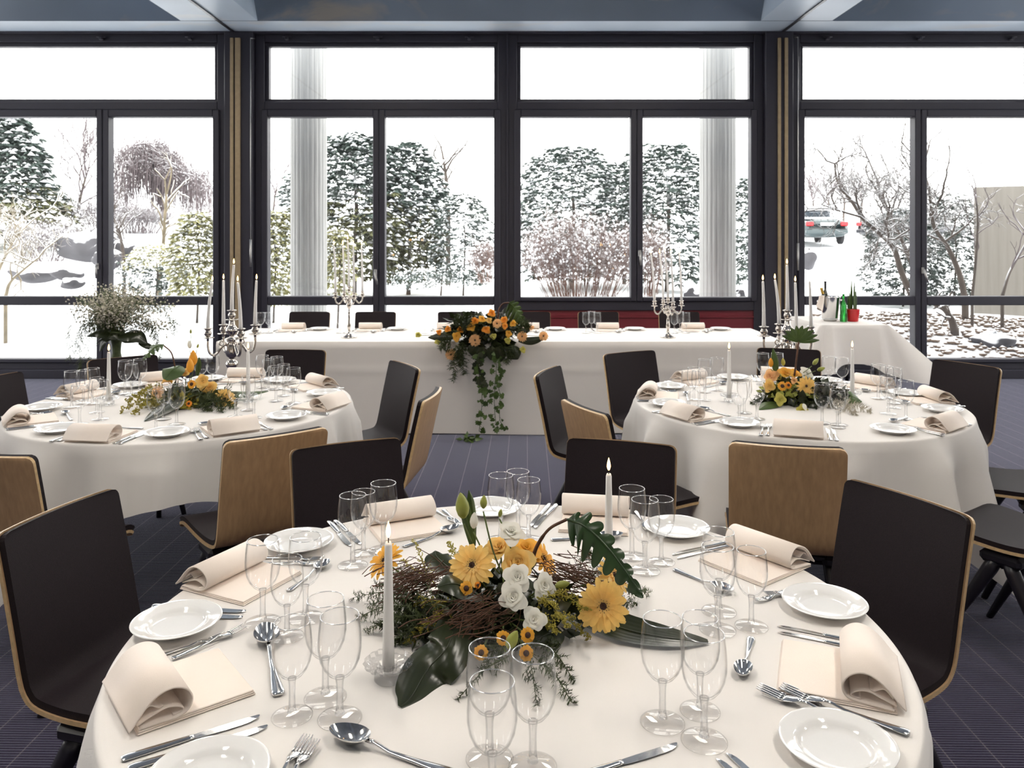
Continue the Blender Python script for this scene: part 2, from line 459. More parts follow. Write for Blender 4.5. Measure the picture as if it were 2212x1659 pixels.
post(1, 1649, 1709, ((1674.5, 1681), (1689, 1696)))['label'] = 'dark post with brass strips between the middle and right bays'
o = MB(); o.box((wx(1096), W + .07, SZ / 2), (wx(1098) - wx(1094), .2, SZ)); struct(obj('trim_3', o, M['frame']))
o = MB()
for s_ in (-1, 1): o.box((s_ * (wx(2800) + RX) / 2, W + .1, SZ / 2), (RX - wx(2800), .2, SZ))
struct(obj('wall_front', o, M['wallpaint']))
o = MB(); o.box((0, W - .02, .05), (2 * RX, .14, .1), bev=.006); struct(obj('baseboard_front', o, M['frame']))
o = MB(); o.box((0, W + .06, wz(66)), (2 * RX, .26, .09)); struct(obj('trim_4', o, M['frame']), 'dark head rail above all the windows')
# crank rods and stay brackets of the top lights
for i, (px, y0, y1) in enumerate(((551, 90, 575), (1713, 88, 583))):
    r = empty('crank_rod', (wx(px), W - .16, 0)); tag(r, 'thin metal window crank rod hanging beside the %s post' % ('left', 'right')[i], 'rod', 'window crank rods')
    m = MB().tube([(0, 0, wz(y0)), (0, 0, wz(y1 - 55))], .006, 6); obj('shaft', m, M['grey_metal'], r)
    m = MB().tube([(0, 0, wz(y1 - 58)), (0, 0, wz(y1))], [.013, .011], 8); obj('grip', m, M['grey_metal'], r)
    m = MB().tube([(0, 0, wz(y0)), (0, .14, wz(y0) + .03)], .006, 6); obj('bracket', m, M['grey_metal'], r)
br = MB().box((0, 0, 0), (.04, .05, .03), bev=.006)
br.tube([(-.05, -.005, .02), (.05, -.005, .02)], .006, 6)
brm = br.mesh('stay_bracket', M['frame'])
for px in (221, 412, 621, 817, 1014, 1786, 1985, 2183):
    o = link('stay_bracket', brm, None, (wx(px), W - .03, wz(85)))
    tag(o, 'small dark stay bracket on the head rail above a top light', 'bracket', 'stay brackets along the head rail')

# ---- fill lamps added out of view above the tables to brighten the room
M['lamp'] = emit('fill_diffuser', (1., .93, .83), LAMP)
fillf = MB()
for sx in (-1, 1): fillf.box((sx * .17, 0, .03), (.02, 1.6, .08))
for sy in (-1, 1): fillf.box((0, sy * .79, .03), (.32, .02, .08))
fillf.box((0, 0, .075), (.34, 1.6, .01))
filld = MB().box((0, 0, .02), (.32, 1.56, .01))
rod = MB()
for sy in (-.6, .6): rod.tube([(0, sy, .08), (0, sy, CT - SZ + .05)], .006, 6)
fm, dm, rm = fillf.mesh('fill_frame', M['grey_metal']), filld.mesh('fill_diffuser', M['lamp']), rod.mesh('fill_rod', M['grey_metal'])
for x in FILLX:
    for y in FILLY:
        r = empty('added_fill_light', (x, y, SZ)); tag(r, 'long fill lamp added unseen above the tables', 'lamp', 'added fill lamps')
        link('fill_frame', fm, r); link('diffuser', dm, r); link('hanger', rm, r)

# ================================================================= TABLES
R0 = .811
FT = Vector((-.005, 1.779, 0)); LT = Vector((-1.64, 4.12, 0)); RT = Vector((1.447, 4.165, 0))
def round_cloth(phi, half, seed, nf=14, amp=.05, corner=.03, pleat=.2):
    rnd = random.Random(seed)
    ph = [rnd.uniform(0, 6.28) for _ in range(6)]
    n = 288; rows = []
    def drop(a):
        b = (a - phi + pi / 4) % (pi / 2) - pi / 4
        return half / cos(b) - R0, b
    rs = [0, .2, .4, .6, .7, .76, .79, R0 - .012]
    vs = [(0, 0, TZ)]
    mb = MB()
    nd = 16
    allr = []
    for r in rs[1:]: allr.append([(r * cos(2 * pi * i / n), r * sin(2 * pi * i / n), TZ) for i in range(n)])
    for k in range(1, 4):
        w = k / 3 * pi / 2
        allr.append([((R0 - .012 + .012 * sin(w)) * cos(2 * pi * i / n), (R0 - .012 + .012 * sin(w)) * sin(2 * pi * i / n), TZ - .012 * (1 - cos(w))) for i in range(n)])
    for k in range(1, nd + 1):
        row = []
        for i in range(n):
            a = 2 * pi * i / n
            L, b = drop(a); t = k / nd; d = t * (L - .012)
            c = max(0, (abs(b) - .30) / (pi / 4 - .30))          # 0 mid-side .. 1 at the corner
            w1 = (1 - abs(sin(nf / 2 * a + ph[0] + .5 * sin(2 * a + ph[3])))) ** 1.3
            w2 = (1 - abs(sin(nf * .31 * a + ph[1] + .6 * sin(3 * a + ph[2])))) ** 1.6
            fold = amp * ((.8 + .9 * c) * w1 + (.4 + .3 * c) * w2) * min(1, d / .10) * (.35 + 1.3 * d)
            fold = fold * (1 - .7 * c) + pleat * min(1, max(0, (abs(b) - .2) / .25)) * d * (.25 + cos((abs(b) - pi / 4) * 2 * pi / radians(27)))
            fold += .005 * max(0, 1 - abs(b) / .022) * min(1, d / .03)
            rr = max(R0 + .002 - .04 * d, R0 + .006 + d * .03 + fold - amp * .25 * min(1, d / .1) * d)
            z = max(.012, TZ - .012 - d * sqrt(max(.2, 1 - (.05 + .3 * corner * c) ** 2)))
            row.append((rr * cos(a), rr * sin(a), z))
        allr.append(row)
    vs += [v for r in allr for v in r]
    fs = [(0, 1 + i, 1 + (i + 1) % n) for i in range(n)]
    for k in range(len(allr) - 1):
        for i in range(n):
            j = (i + 1) % n
            fs.append((1 + k * n + i, 1 + (k + 1) * n + i, 1 + (k + 1) * n + j, 1 + k * n + j))
    mb.add(vs, fs); return mb
def round_table(c, phi, half, seed, where, **k):
    t = empty('round_table', c); tag(t, 'round banquet table hidden under the white cloth ' + where, 'table', 'round banquet tables')
    m = MB().lathe([(0.01, TZ - .035), (R0 - .03, TZ - .035), (R0 - .012, TZ - .028), (R0 - .012, TZ - .012), (R0 - .03, TZ - .006), (.01, TZ - .006)], 64); obj('tabletop', m, M['ply'], t)
    for q in range(4):
        a = radians(-54 + 90 * q)
        obj('leg', MB().tube([(.60 * cos(a), .60 * sin(a), TZ - .035), (.63 * cos(a), .63 * sin(a), 0)], [.017, .014], 10), M['black'], t)
    cl = obj('tablecloth', round_cloth(phi, half, seed, **k), M['cloth'], None, loc=c)
    tag(cl, 'white linen cloth draped over the round table ' + where, 'tablecloth', 'white round-table cloths')
    return cl
round_table(FT, radians(-25), 1.05, 1, 'at the front of the room', amp=.04, nf=12, pleat=.10)
round_table(LT, radians(-70), 1.06, 7, 'below the big candelabrum near the left post', amp=.105, nf=12, corner=.03)
round_table(RT, radians(-88), 1.10, 5, 'between the drinks table and the front table', amp=.125, nf=12, corner=.03)

# head table
HX0, HX1, HY0, HY1 = -2.38, 2.2, 6.55, 7.5
def drape(x0, x1, y0, y1, zb, creases=(), seed=0, thick=.01, amp=.012, flare=0.0):
    """rectangular cloth: top plus hanging sides"""
    rnd = random.Random(seed); mb = MB()
    nx, ny, nz = 120, 24, 26
    mb.grid(lambda u, v: (lerp(x0, x1, u), lerp(y1, y0, v), TZ), nx, ny)
    per = [(lerp(x0, x1, i / nx), y0, 0, -1) for i in range(nx + 1)] + [(x1, lerp(y0, y1, i / ny), 1, 0) for i in range(1, ny + 1)] + \
          [(lerp(x1, x0, i / nx), y1, 0, 1) for i in range(1, nx + 1)] + [(x0, lerp(y1, y0, i / ny), -1, 0) for i in range(1, ny)]
    k = len(per); ph = [rnd.uniform(0, 6.28) for _ in range(4)]
    vs = []
    for j in range(nz + 1):
        t = j / nz
        for i, (x, y, ax, ay) in enumerate(per):
            s = i * .02
            d = t * (TZ - zb)
            off = .012 * min(1, d / .015) + amp * d * 2 * (sin(3.1 * s * 3 + ph[0]) + .6 * sin(7.7 * s + ph[1])) * .5 + flare * d
            z = TZ - d - (.006 * sin(4.3 * s + ph[2]) * t)
            cr = 0
            for cx_ in creases:
                if ay == -1: cr += .004 * max(0, 1 - abs(x - cx_) / .02)
            if ay == -1: cr += .005 * max(0, 1 - abs(z - .52) / .03)
            vs.append((x + ax * (off + cr), y + ay * (off + cr), z))
    fs = [(j * k + i, (j + 1) * k + i, (j + 1) * k + (i + 1) % k, j * k + (i + 1) % k) for j in range(nz) for i in range(k)]
    mb.add(vs, fs); return mb
t = empty('banquet_table', (0, 0, 0)); tag(t, 'long head table hidden under the white cloth before the windows', 'table')
m = MB().box(((HX0 + HX1) / 2, (HY0 + HY1) / 2, TZ - .022), (HX1 - HX0 - .03, HY1 - HY0 - .03, .03)); obj('tabletop', m, M['ply'], t)
for x in (HX0 + .1, -.8, .8, HX1 - .1):
    for y in (HY0 + .1, HY1 - .1): obj('leg', MB().tube([(x, y, 0), (x, y, TZ - .03)], .02, 8), M['black'], t)
cl = obj('tablecloth', drape(HX0, HX1, HY0, HY1, .012, (-1.55, -.7, .2, .62, 1.4), 3), M['cloth_far'])
tag(cl, 'long cream cloth with ironed creases over the head table', 'tablecloth')

# drinks table
DX0, DX1, DY0, DY1 = 2.96, 3.60, 7.78, 8.63
t = empty('side_table', (0, 0, 0)); tag(t, 'small drinks table hidden under the white cloth by the right window', 'table')
m = MB().box(((DX0 + DX1) / 2, (DY0 + DY1) / 2, TZ - .022), (DX1 - DX0 - .03, DY1 - DY0 - .03, .03)); obj('tabletop', m, M['ply'], t)
for x in (DX0 + .08, DX1 - .08):
    for y in (DY0 + .08, DY1 - .08): obj('leg', MB().tube([(x, y, 0), (x, y, TZ - .03)], .02, 8), M['black'], t)
def side_cloth():
    mb = MB(); nx, ny, nz = 30, 30, 20
    mb.grid(lambda u, v: (lerp(DX0, DX1, u), lerp(DY1, DY0, v), TZ), nx, ny)
    per = [(lerp(DX0, DX1, i / nx), DY0) for i in range(nx + 1)] + [(DX1, lerp(DY0, DY1, i / ny)) for i in range(1, ny + 1)] + \
          [(lerp(DX1, DX0, i / nx), DY1) for i in range(1, nx + 1)] + [(DX0, lerp(DY1, DY0, i / ny)) for i in range(1, ny)]
    k = len(per); cx_, cy = (DX0 + DX1) / 2, (DY0 + DY1) / 2; vs = []
    for j in range(nz + 1):
        t = j / nz
        for i, (x, y) in enumerate(per):
            u = (x - cx_) / ((DX1 - DX0) / 2); v = (y - cy) / ((DY1 - DY0) / 2)
            c = min(abs(u), abs(v)) ** 3                       # 1 at a corner
            h = (.37 if abs(v) >= abs(u) else .40) + .20 * c
            d = t * h
            nx_ = (1 if u > 0 else -1) * (1. if abs(u) > .999 else 0) ; ny_ = (1 if v > 0 else -1) * (1. if abs(v) > .999 else 0)
            if c > .5: nx_, ny_ = (1 if u > 0 else -1) * (abs(u) ** 3), (1 if v > 0 else -1) * (abs(v) ** 3)
            off = .012 * min(1, d / .015) + d * (.03 + .55 * c) + .02 * d * sin(i * .45)
            if u > .99: off += d * .45
            vs.append((x + nx_ * off, y + ny_ * off * (.25 if c > .4 else 1), TZ - d))
    fs = [(j * k + i, (j + 1) * k + i, (j + 1) * k + (i + 1) % k, j * k + (i + 1) % k) for j in range(nz) for i in range(k)]
    mb.add(vs, fs); return mb
tag(obj('tablecloth', side_cloth(), M['cloth_far']), 'white cloth with a flaring corner over the small drinks table', 'tablecloth')

# ================================================================= CHAIRS
def chair_proto():
    # side profile (x forward, z up), local origin on the floor under the top of the backrest
    ctrl = [(.0, .865), (.032, .75), (.064, .63), (.088, .535), (.106, .482), (.142, .453), (.23, .441), (.34, .443), (.46, .452), (.505, .445), (.525, .425)]
    pr = spline([(x, 0, z) for x, z in ctrl], 6)
    cum = [0]
    for a, b in zip(pr, pr[1:]): cum.append(cum[-1] + (b - a).length)
    tot = cum[-1]
    def shell(off0, off1, inset, rr, e0=0., e1=0.):
        """slab between two offsets along the profile normal"""
        mb = MB(); rows = []
        S = [0, .004, .010, .018, .028, .04]
        stat = [e0 + s for s in S] + [e0 + .04 + (tot - e0 - e1 - .08) * i / 40 for i in range(1, 40)] + [tot - e1 - s for s in S[::-1]]
        nv = 14
        def at(s):
            for i in range(len(cum) - 1):
                if s <= cum[i + 1] or i == len(cum) - 2:
                    q = (s - cum[i]) / (cum[i + 1] - cum[i]); q = min(max(q, 0), 1)
                    p = pr[i].lerp(pr[i + 1], q); tg = (pr[i + 1] - pr[i]).normalized()
                    return p, Vector((-tg.z, 0, tg.x)) * -1
        for off in (off0, off1):
            for s in stat:
                p, nn = at(s)
                nrm = Vector((-nn.x, 0, -nn.z))
                q = s / tot
                hw = .198 if q < .5 else lerp(.198, .218, (q - .5) / .5)
                hw -= inset
                d = min(s - e0, tot - e1 - s)
                if d < rr: hw -= rr - sqrt(max(0, rr * rr - (rr - d) ** 2))
                cv = .016 * max(0, 1 - q / .42)
                for k in range(nv + 1):
                    y = (k / nv * 2 - 1)
                    rows.append(p + nrm * off + Vector((cv * y * y, y * hw, -.006 * (1 - y * y) * (q > .5))))
        ns = len(stat); w = nv + 1
        fs = []
        for L in (0, 1):
            for i in range(ns - 1):
                for k in range(nv):
                    a = L * ns * w + i * w + k
                    q = (a, a + 1, a + w + 1, a + w)
                    fs.append(q if L else q[::-1])
        mb.add(rows, fs)
        vs = []; fs = []; B = ns * w
        ring = [k for k in range(w)] + [i * w + nv for i in range(1, ns)] + [(ns - 1) * w + k for k in range(nv - 1, -1, -1)] + [i * w for i in range(ns - 2, 0, -1)]
        vs = [rows[i] for i in ring] + [rows[B + i] for i in ring]; n = len(ring)
        mb.add(vs, [(i, (i + 1) % n, n + (i + 1) % n, n + i) for i in range(n)], 1, False)
        return mb
    r = empty('banquet_chair')
    # offsets measured toward the sitter (+)
    s = shell(0., .011, 0., .024); obj('plywood_shell', s, [M['ply'], M['ply_edge']], r)
    u = shell(.0112, .030, .005, .022, .004, .004)
    for i, v in enumerate(u.v): pass
    obj('upholstery', u, [M['uphol'], M['uphol']], r)['label'] = 'dark brown padded upholstery'
    m = MB()
    m.box((.27, 0, .415), (.13, .30, .022), bev=.008)
    for sy in (-1, 1):
        m.box((.27, sy * .165, .405), (.15, .06, .045), bev=.014)
    m.tube([(.27, -.17, .385), (.27, .17, .385)], .018, 8)
    obj('under_frame', m, M['black'], r)
    for sy in (-1, 1):
        for fx in (-1, 1):
            x0, x1 = .27 + fx * .02, .27 + fx * .235
            l = MB(); y0, y1 = sy * .165, sy * .215
            pts = [(lerp(x0, x1, q), lerp(y0, y1, q), lerp(.40, .0, q)) for q in (0, .1, .35, .7, 1)]
            l.tube(pts, [.024, .027, .023, .017, .013], 10)
            obj('leg', l, M['black'], r)
    return r
CH = chair_proto()
used = [0]
def chair(pos, face, label, group, raw=False):
    o = CH if not used[0] else copy_tree(CH)
    used[0] = 1
    k_, s_ = (1., .016) if raw else (.955, .016)
    o.location = (pos[0] * k_ - cos(face) * s_, pos[1] * k_ - sin(face) * s_, 0); o.rotation_euler = (0, 0, face)
    tag(o, label, 'chair', group); return o
def tchair(c, ang, r, label, group, turn=0., tan=0.):
    a = radians(ang); p = c + Vector((cos(a), sin(a), 0)) * r + Vector((-sin(a), cos(a), 0)) * tan
    chair(p, a + pi + radians(turn), label, group)
G = 'chairs at the front round table'
chair((-1.226, 2.188), atan2(-.26, .965), 'large dark upholstered chair at left of the front table, pale edge visible', G, True)
tchair(FT, 116.2, 1.39, 'dark chair front behind the trio and napkin at far left of front table', G)
tchair(FT, 71.9, 1.34, 'dark chair directly behind the lit candle of the front table', G)
chair((1.122, 2.299), atan2(-.4625, -.886), 'large dark upholstered chair at right of the front table', G, True)
G = 'chairs at the left round table'
tchair(LT, -53, 1.225, 'plywood chair back turned to camera, between left table and front table', G)
tchair(LT, -100, 1.29, 'plywood chair back cut by the left picture edge before the left table', G)
tchair(LT, 166, 1.25, 'dark chair sliver at the left picture edge behind the left table', G)
tchair(LT, 128.6, 1.33, 'dark chair behind the left table under the white flower vase', G)
tchair(LT, 82.4, 1.39, 'dark chair between left table and head table, right of the tall candelabrum', G, 4)
tchair(LT, 36.6, 1.26, 'dark chair seen from the side, right of left table, before head table', G, -6)
tchair(LT, -7.2, 1.27, 'pale plywood chair back seen edge-on at right of the left table', G)
G = 'chairs at the right round table'
tchair(RT, -110.3, 1.27, 'broad plywood chair back facing camera before the right table', G, 5)
tchair(RT, 204.2, 1.244, 'low pale plywood chair back at left of the right table', G)
tchair(RT, 158.8, 1.35, 'dark chair with plywood side edge, left of right table, facing it', G)
tchair(RT, 119, 1.40, 'dark chair before the head table at back left of right table', G)
tchair(RT, 72.4, 1.45, 'dark chair behind the right table under the tall right candelabrum', G)
tchair(RT, 29.7, 1.50, 'dark chair at far right of right table before the window', G)
tchair(RT, -13, 1.32, 'chair at right picture edge showing only its grey lit seat', G)
tchair(RT, -56.7, 1.36, 'chair behind the big right chair showing dark seat and crossed black legs', G)
G = 'chairs behind the head table'
for px, lab in ((670, 'first chair from the left'), (812, 'second chair from the left, beside the left candelabrum'), (990, 'chair left of the flower centrepiece'), (1145, 'chair right of the flower centrepiece'), (1292, 'chair behind the trio of glasses in the middle'), (1466, 'last chair at right, behind the right candelabrum')):
    chair((px - CX and (px - CX) * 8.25 / F, 8.25), -pi / 2, lab + ' at the head table', G)
# ================================================================= TABLEWARE
ZT = TZ + .0008
def glass_proto():
    r = empty('wine_glass')
    outer = [(.0062, .072), (.011, .0735), (.020, .080), (.0285, .091), (.0345, .105), (.0375, .122), (.0376, .138), (.0362, .156), (.0342, .1725), (.0335, .1792)]
    inner = [(x - .0013, z) for x, z in outer[::-1]]
    inner = [(.0333, .1798), (.0326, .1798)] + [(.0322, .1792)] + [(x - .0014, z + .0004) for x, z in outer[-2:2:-1]] + [(.018, .082), (.010, .077), (.0, .0755)]
    b = MB().lathe(outer + inner, 36, cap=False); bowl = obj('bowl', b, M['wine'], r)
    rim = MB(); n = 36
    rim.grid(lambda u, v: ((.0330 + .0009 * cos(2 * pi * v)) * cos(2 * pi * u), (.0330 + .0009 * cos(2 * pi * v)) * sin(2 * pi * u), .1797 + .0009 * sin(2 * pi * v)), n, 6)
    obj('rim', rim, M['rim'], bowl)
    s = MB().lathe([(.0, .0085), (.0090, .0095), (.0074, .014), (.0064, .022), (.0060, .045), (.0064, .062), (.0078, .0705), (.0085, .0735), (.0, .0740)], 16); obj('stem', s, M['stem'], r)
    f_ = MB().lathe([(.0, .0005), (.036, .0002), (.0385, .0012), (.0385, .0022), (.034, .0036), (.022, .0060), (.012, .0085), (.0, .0098)], 36); obj('foot', f_, M['foot'], r)
    return r
GL = glass_proto(); gused = [0]
def glass(px, py, label, group, h=.18, z=ZT, at=None):
    o = GL if not gused[0] else copy_tree(GL); gused[0] = 1
    p = at if at is not None else P(px, py, z)
    o.location = (p[0], p[1], z); o.scale = (h / .18,) * 3
    tag(o, label, 'wine glass', group); return o
pl = MB().lathe([(0., .0035), (.045, .0035), (.055, .0042), (.060, .0075), (.064, .0125), (.070, .0150), (.088, .0190), (.0925, .0198), (.0934, .0190), (.0925, .0178), (.070, .0130), (.062, .0090), (.056, .0020), (.050, .0), (.046, .002), (0, .002)], 56, cap=False)
PLM = pl.mesh('plate', M['porcelain'])
def plate(px, py, label, group, z=ZT, at=None, s=1.):
    p = at if at is not None else P(px, py, z)
    o = link('plate', PLM, None, (p[0], p[1], z), None, s); tag(o, label, 'plate', group); return o
# cutlery: unit length along x, handle end at 0
def strip(mb, st, th, zc, n=6):
    """solid strip with elliptical section; st: (x, half width)"""
    pts = []; k = 2 * n
    for x, hw in st:
        z = zc(x)
        for i in range(k):
            a = 2 * pi * i / k
            pts.append((x, hw * cos(a), z + th(x) * sin(a)))
    fs = [(i * k + j, (i + 1) * k + j, (i + 1) * k + (j + 1) % k, i * k + (j + 1) % k) for i in range(len(st) - 1) for j in range(k)]
    fs += [tuple(range(k)), tuple(range((len(st) - 1) * k, len(st) * k))[::-1]]
    mb.add(pts, fs)
def knife_mesh():
    r = MB(); strip(r, [(0, .030), (.01, .040), (.04, .043), (.2, .040), (.4, .031), (.47, .028), (.50, .029)], lambda x: .014 if x > .02 else .009, lambda x: .016)
    b = MB(); pts = [(.495, .022, -.026), (.52, .024, -.034), (.60, .026, -.040), (.72, .027, -.045), (.85, .027, -.043), (.92, .027, -.034), (.97, .026, -.016), (.993, .023, .004), (1., .019, .012)]
    v = []
    for x, a, c in pts: v += [(x, a, .020), (x, c, .0145), (x, c, .0135), (x, a, .010)]
    b.add(v, [(4 * i + j, 4 * i + 4 + j, 4 * i + 4 + (j + 1) % 4, 4 * i + (j + 1) % 4) for i in range(len(pts) - 1) for j in range(4)] + [(0, 1, 2, 3), tuple(4 * (len(pts) - 1) + j for j in (3, 2, 1, 0))], 0, False)
    return r.mesh('knife_handle', M['steel']), b.mesh('knife_blade', M['steel'])
def fork_mesh():
    zc = lambda x: .022 + .030 * exp(-((x - .62) / .10) ** 2) - .004 * (x > .9)
    r = MB(); strip(r, [(0, .030), (.012, .046), (.05, .050), (.12, .044), (.3, .027), (.48, .018), (.58, .017), (.64, .022)], lambda x: .011, zc)
    h = MB(); strip(h, [(.62, .020), (.66, .040), (.70, .056), (.76, .062), (.785, .062)], lambda x: .009, zc)
    zt = lambda x: zc(x) + .035 * ((x - .78) / .22) ** 1.4
    for k in range(4):
        y = (k - 1.5) * .0345
        pts = [(.775 + .225 * q, y * (1 - .06 * q), zt(.78 + .22 * q)) for q in (0, .25, .5, .75, .93, 1)]
        h.tube(pts, [.0125, .0120, .0115, .0105, .008, .004], 6)
    return r.mesh('fork_handle', M['steel']), h.mesh('fork_head', M['steel'])
def spoon_mesh():
    zc = lambda x: .020 + .045 * exp(-((x - .66) / .11) ** 2)
    r = MB(); strip(r, [(0, .030), (.012, .046), (.05, .050), (.12, .044), (.3, .028), (.5, .018), (.62, .018), (.69, .024)], lambda x: .012, zc)
    b = MB(); cx_, lx, ly = .835, .165, .105
    def bw(u, v, dz):
        a = 2 * pi * v; q = u
        ex = cos(a) * q; ey = sin(a) * q
        w = 1 - .14 * ex
        dep = .075 * (1 - q * q)
        return (cx_ + lx * ex, ly * ey * w, .083 - dep + dz)
    b.grid(lambda u, v: bw(u, v, 0), 12, 32); b.grid(lambda u, v: bw(u, v, -.008), 12, 32)
    b.grid(lambda u, v: bw(1, v, -.008 * u), 1, 32)
    return r.mesh('spoon_handle', M['steel']), b.mesh('spoon_bowl', M['steel'])
CUT = {'knife': (knife_mesh(), 'knife', 'blade'), 'fork': (fork_mesh(), 'fork', 'head'), 'spoon': (spoon_mesh(), 'spoon', 'bowl')}
def cutlery(kind, hpx, tpx, label, group, z=TZ, dz=.0, a=None, b=None, flip=False, sc_=1.):
    (mh, mw), nm, pn = CUT[kind]
    p = a if a is not None else P(hpx[0], hpx[1], z); q = b if b is not None else P(tpx[0], tpx[1], z)
    d = Vector(q) - Vector(p); L = sqrt(d.x ** 2 + d.y ** 2)
    r = empty(nm, (p[0], p[1], z + dz), atan2(d.y, d.x)); r.scale = (L, L * (-1 if flip else 1) * .93, L)
    link('handle', mh, r); link(pn, mw, r)
    tag(r, label, nm, group); return r
# napkin: x = 0 at the outer edge, .22 at the inner edge
def napkin_mesh():
    nb = MB()
    for k in range(3):
        nb.box((.117, 0, .0018 + k * .0031), (.205 - .003 * k, .200 - .002 * k, .0030), bev=.0014)
    tf = MB()
    ctrl = [(.002, .0095), (.014, .022), (.032, .043), (.052, .058), (.074, .062), (.094, .053), (.104, .036), (.098, .019), (.080, .0125), (.05, .0115), (.02, .0105)]
    pr = spline([(x, 0, z) for x, z in ctrl], 5)
    def ribbon(mb, pr, y0, y1, th):
        n = len(pr); v = []
        for y in (y0, y1):
            for s in (0, 1):
                for i, p in enumerate(pr):
                    t = (pr[min(i + 1, n - 1)] - pr[max(i - 1, 0)]).normalized(); nn = Vector((t.z, 0, -t.x))
                    q = p + nn * th * (s)
                    v.append((q.x, y + .002 * sin(q.x * 60), q.z))
        f_ = []
        for i in range(n - 1):
            f_ += [(i, i + 1, 2 * n + i + 1, 2 * n + i), (n + i, 3 * n + i, 3 * n + i + 1, n + i + 1), (i, n + i, n + i + 1, i + 1), (2 * n + i, 2 * n + i + 1, 3 * n + i + 1, 3 * n + i)]
        f_ += [(0, 2 * n, 3 * n, n), (n - 1, 2 * n - 1, 4 * n - 1, 3 * n - 1)]
        mb.add(v, f_)
    ribbon(tf, pr, -.1, .1, -.0032)
    inn = spline([(.016, 0, .0125), (.040, 0, .0215), (.064, 0, .0285), (.082, 0, .0245), (.090, 0, .0175), (.074, 0, .0145)], 5)
    fold = MB(); ribbon(fold, inn, -.094, .094, -.0026)
    ribbon(fold, spline([(.022, 0, .024), (.036, 0, .0375), (.052, 0, .030), (.060, 0, .032)], 5), -.090, .091, -.0022)
    return nb.mesh('napkin_base', M['napkin']), tf.mesh('napkin_roll', M['napkin']), fold.mesh('napkin_inner', M['napkin'])
NPM = napkin_mesh()
def napkin(opx, ipx, label, group, z=TZ, a=None, b=None, s=1.):
    p = a if a is not None else P(opx[0], opx[1], z); q = b if b is not None else P(ipx[0], ipx[1], z)
    d = Vector(q) - Vector(p)
    r = empty('napkin', (p[0], p[1], z + .0006), atan2(d.y, d.x)); r.scale = (s,) * 3
    link('folded_base', NPM[0], r); ro = link('rolled_end', NPM[1], r); link('inner_fold', NPM[2], ro)
    tag(r, label, 'napkin', group); return r

G1 = 'wine glasses on the front table'
for x, y, h, lab in (
    (631, 1548, .168, 'front left wine glass beside the big napkin roll, spoon bowl behind it'),
    (734, 1553, .182, 'wine glass nearest the left crystal candle holder, front of its trio'),
    (703, 1508, .182, 'wine glass at the rear of the trio left of the crystal holder'),
    (567.5, 1345, .182, 'wine glass in front of the slanted napkin roll at upper left of front table'),
    (620, 1376, .166, 'smallest front glass of the trio beside the slanted upper left napkin'),
    (660, 1336, .182, 'wine glass before the far left plate, nearest the tarnished spoon'),
    (762, 1222, .182, 'left wine glass of the trio before the dark chair, beside knife blades'),
    (785, 1196, .166, 'rear small glass of the trio before the dark chair at left'),
    (828, 1189, .182, 'wine glass overlapping the far left napkin roll, behind the candle flame'),
    (1082, 1167, .182, 'wine glass standing before the plate at far end of the front table'),
    (1119, 1147, .172, 'rear wine glass of the far centre pair against the carpet'),
    (1142, 1166, .168, 'front small glass of the far centre trio, before the knives'),
    (1365, 1203, .182, 'wine glass just right of the tall lit candle'),
    (1393, 1234, .182, 'middle front wine glass of the trio right of the lit candle'),
    (1428.5, 1215, .166, 'small wine glass before the far right plate'),
    (1553, 1322, .182, 'rear wine glass of the right trio, over the knife blades'),
    (1550, 1362, .182, 'front wine glass of the right trio, two feet overlapping'),
    (1623, 1354, .166, 'small wine glass before the slanted napkin at right'),
    (1431, 1562, .182, 'wine glass at the tip of the long dark strap leaf'),
    (1512, 1537, .168, 'rear glass of the lower right trio, seen through the front one'),
    (1521, 1602, .182, 'front wine glass of the lower right trio beside the upright spoon'),
    (1057.5, 1640, .182, 'rear left glass of the trio before the small sunflowers'),
    (1151, 1657, .182, 'right wine glass of the trio before the small sunflowers'),
    (1063, 1733, .182, 'nearest wine glass at the bottom centre of the picture')):
    glass(x, y, lab, G1, h)
G1 = 'plates on the front table'
for x, y, lab in ((382, 1355, 'white plate by the big left napkin, over two knife handles'), (646, 1180, 'white plate behind the glasses before the brown plywood chair'),
                  (1060, 1106, 'white plate at the far end of front table behind the tulip leaves'), (1462, 1150, 'white plate right of the lit candle before the wooden chair back'),
                  (1781, 1314, 'white plate before the large dark chair at right'), (1809, 1623, 'white plate at lower right below two forks'), (450, 1692, 'white plate cut by bottom edge at lower left')):
    plate(x, y, lab, G1, z=ZT + (.0055 if 'knife handles' in lab else 0))
G1 = 'napkins on the front table'
for o_, i_, lab in (((247, 1540), (509, 1453), 'biggest rolled napkin at lower left of the front table'), ((448, 1238), (592, 1274), 'slanted rolled napkin at upper left beside three glasses'),
                    ((850, 1112), (897, 1163), 'rolled napkin at far left before the dark chair'), ((1290, 1100), (1281, 1153), 'rolled napkin at far right behind the lit candle'),
                    ((1687, 1196), (1551, 1250), 'slanted rolled napkin at right before the wooden chair back'), ((1948, 1487), (1681, 1439), 'rolled napkin at lower right over two knife handles')):
    napkin(o_, i_, lab, G1)
G1 = 'cutlery on the front table'
cut = cutlery
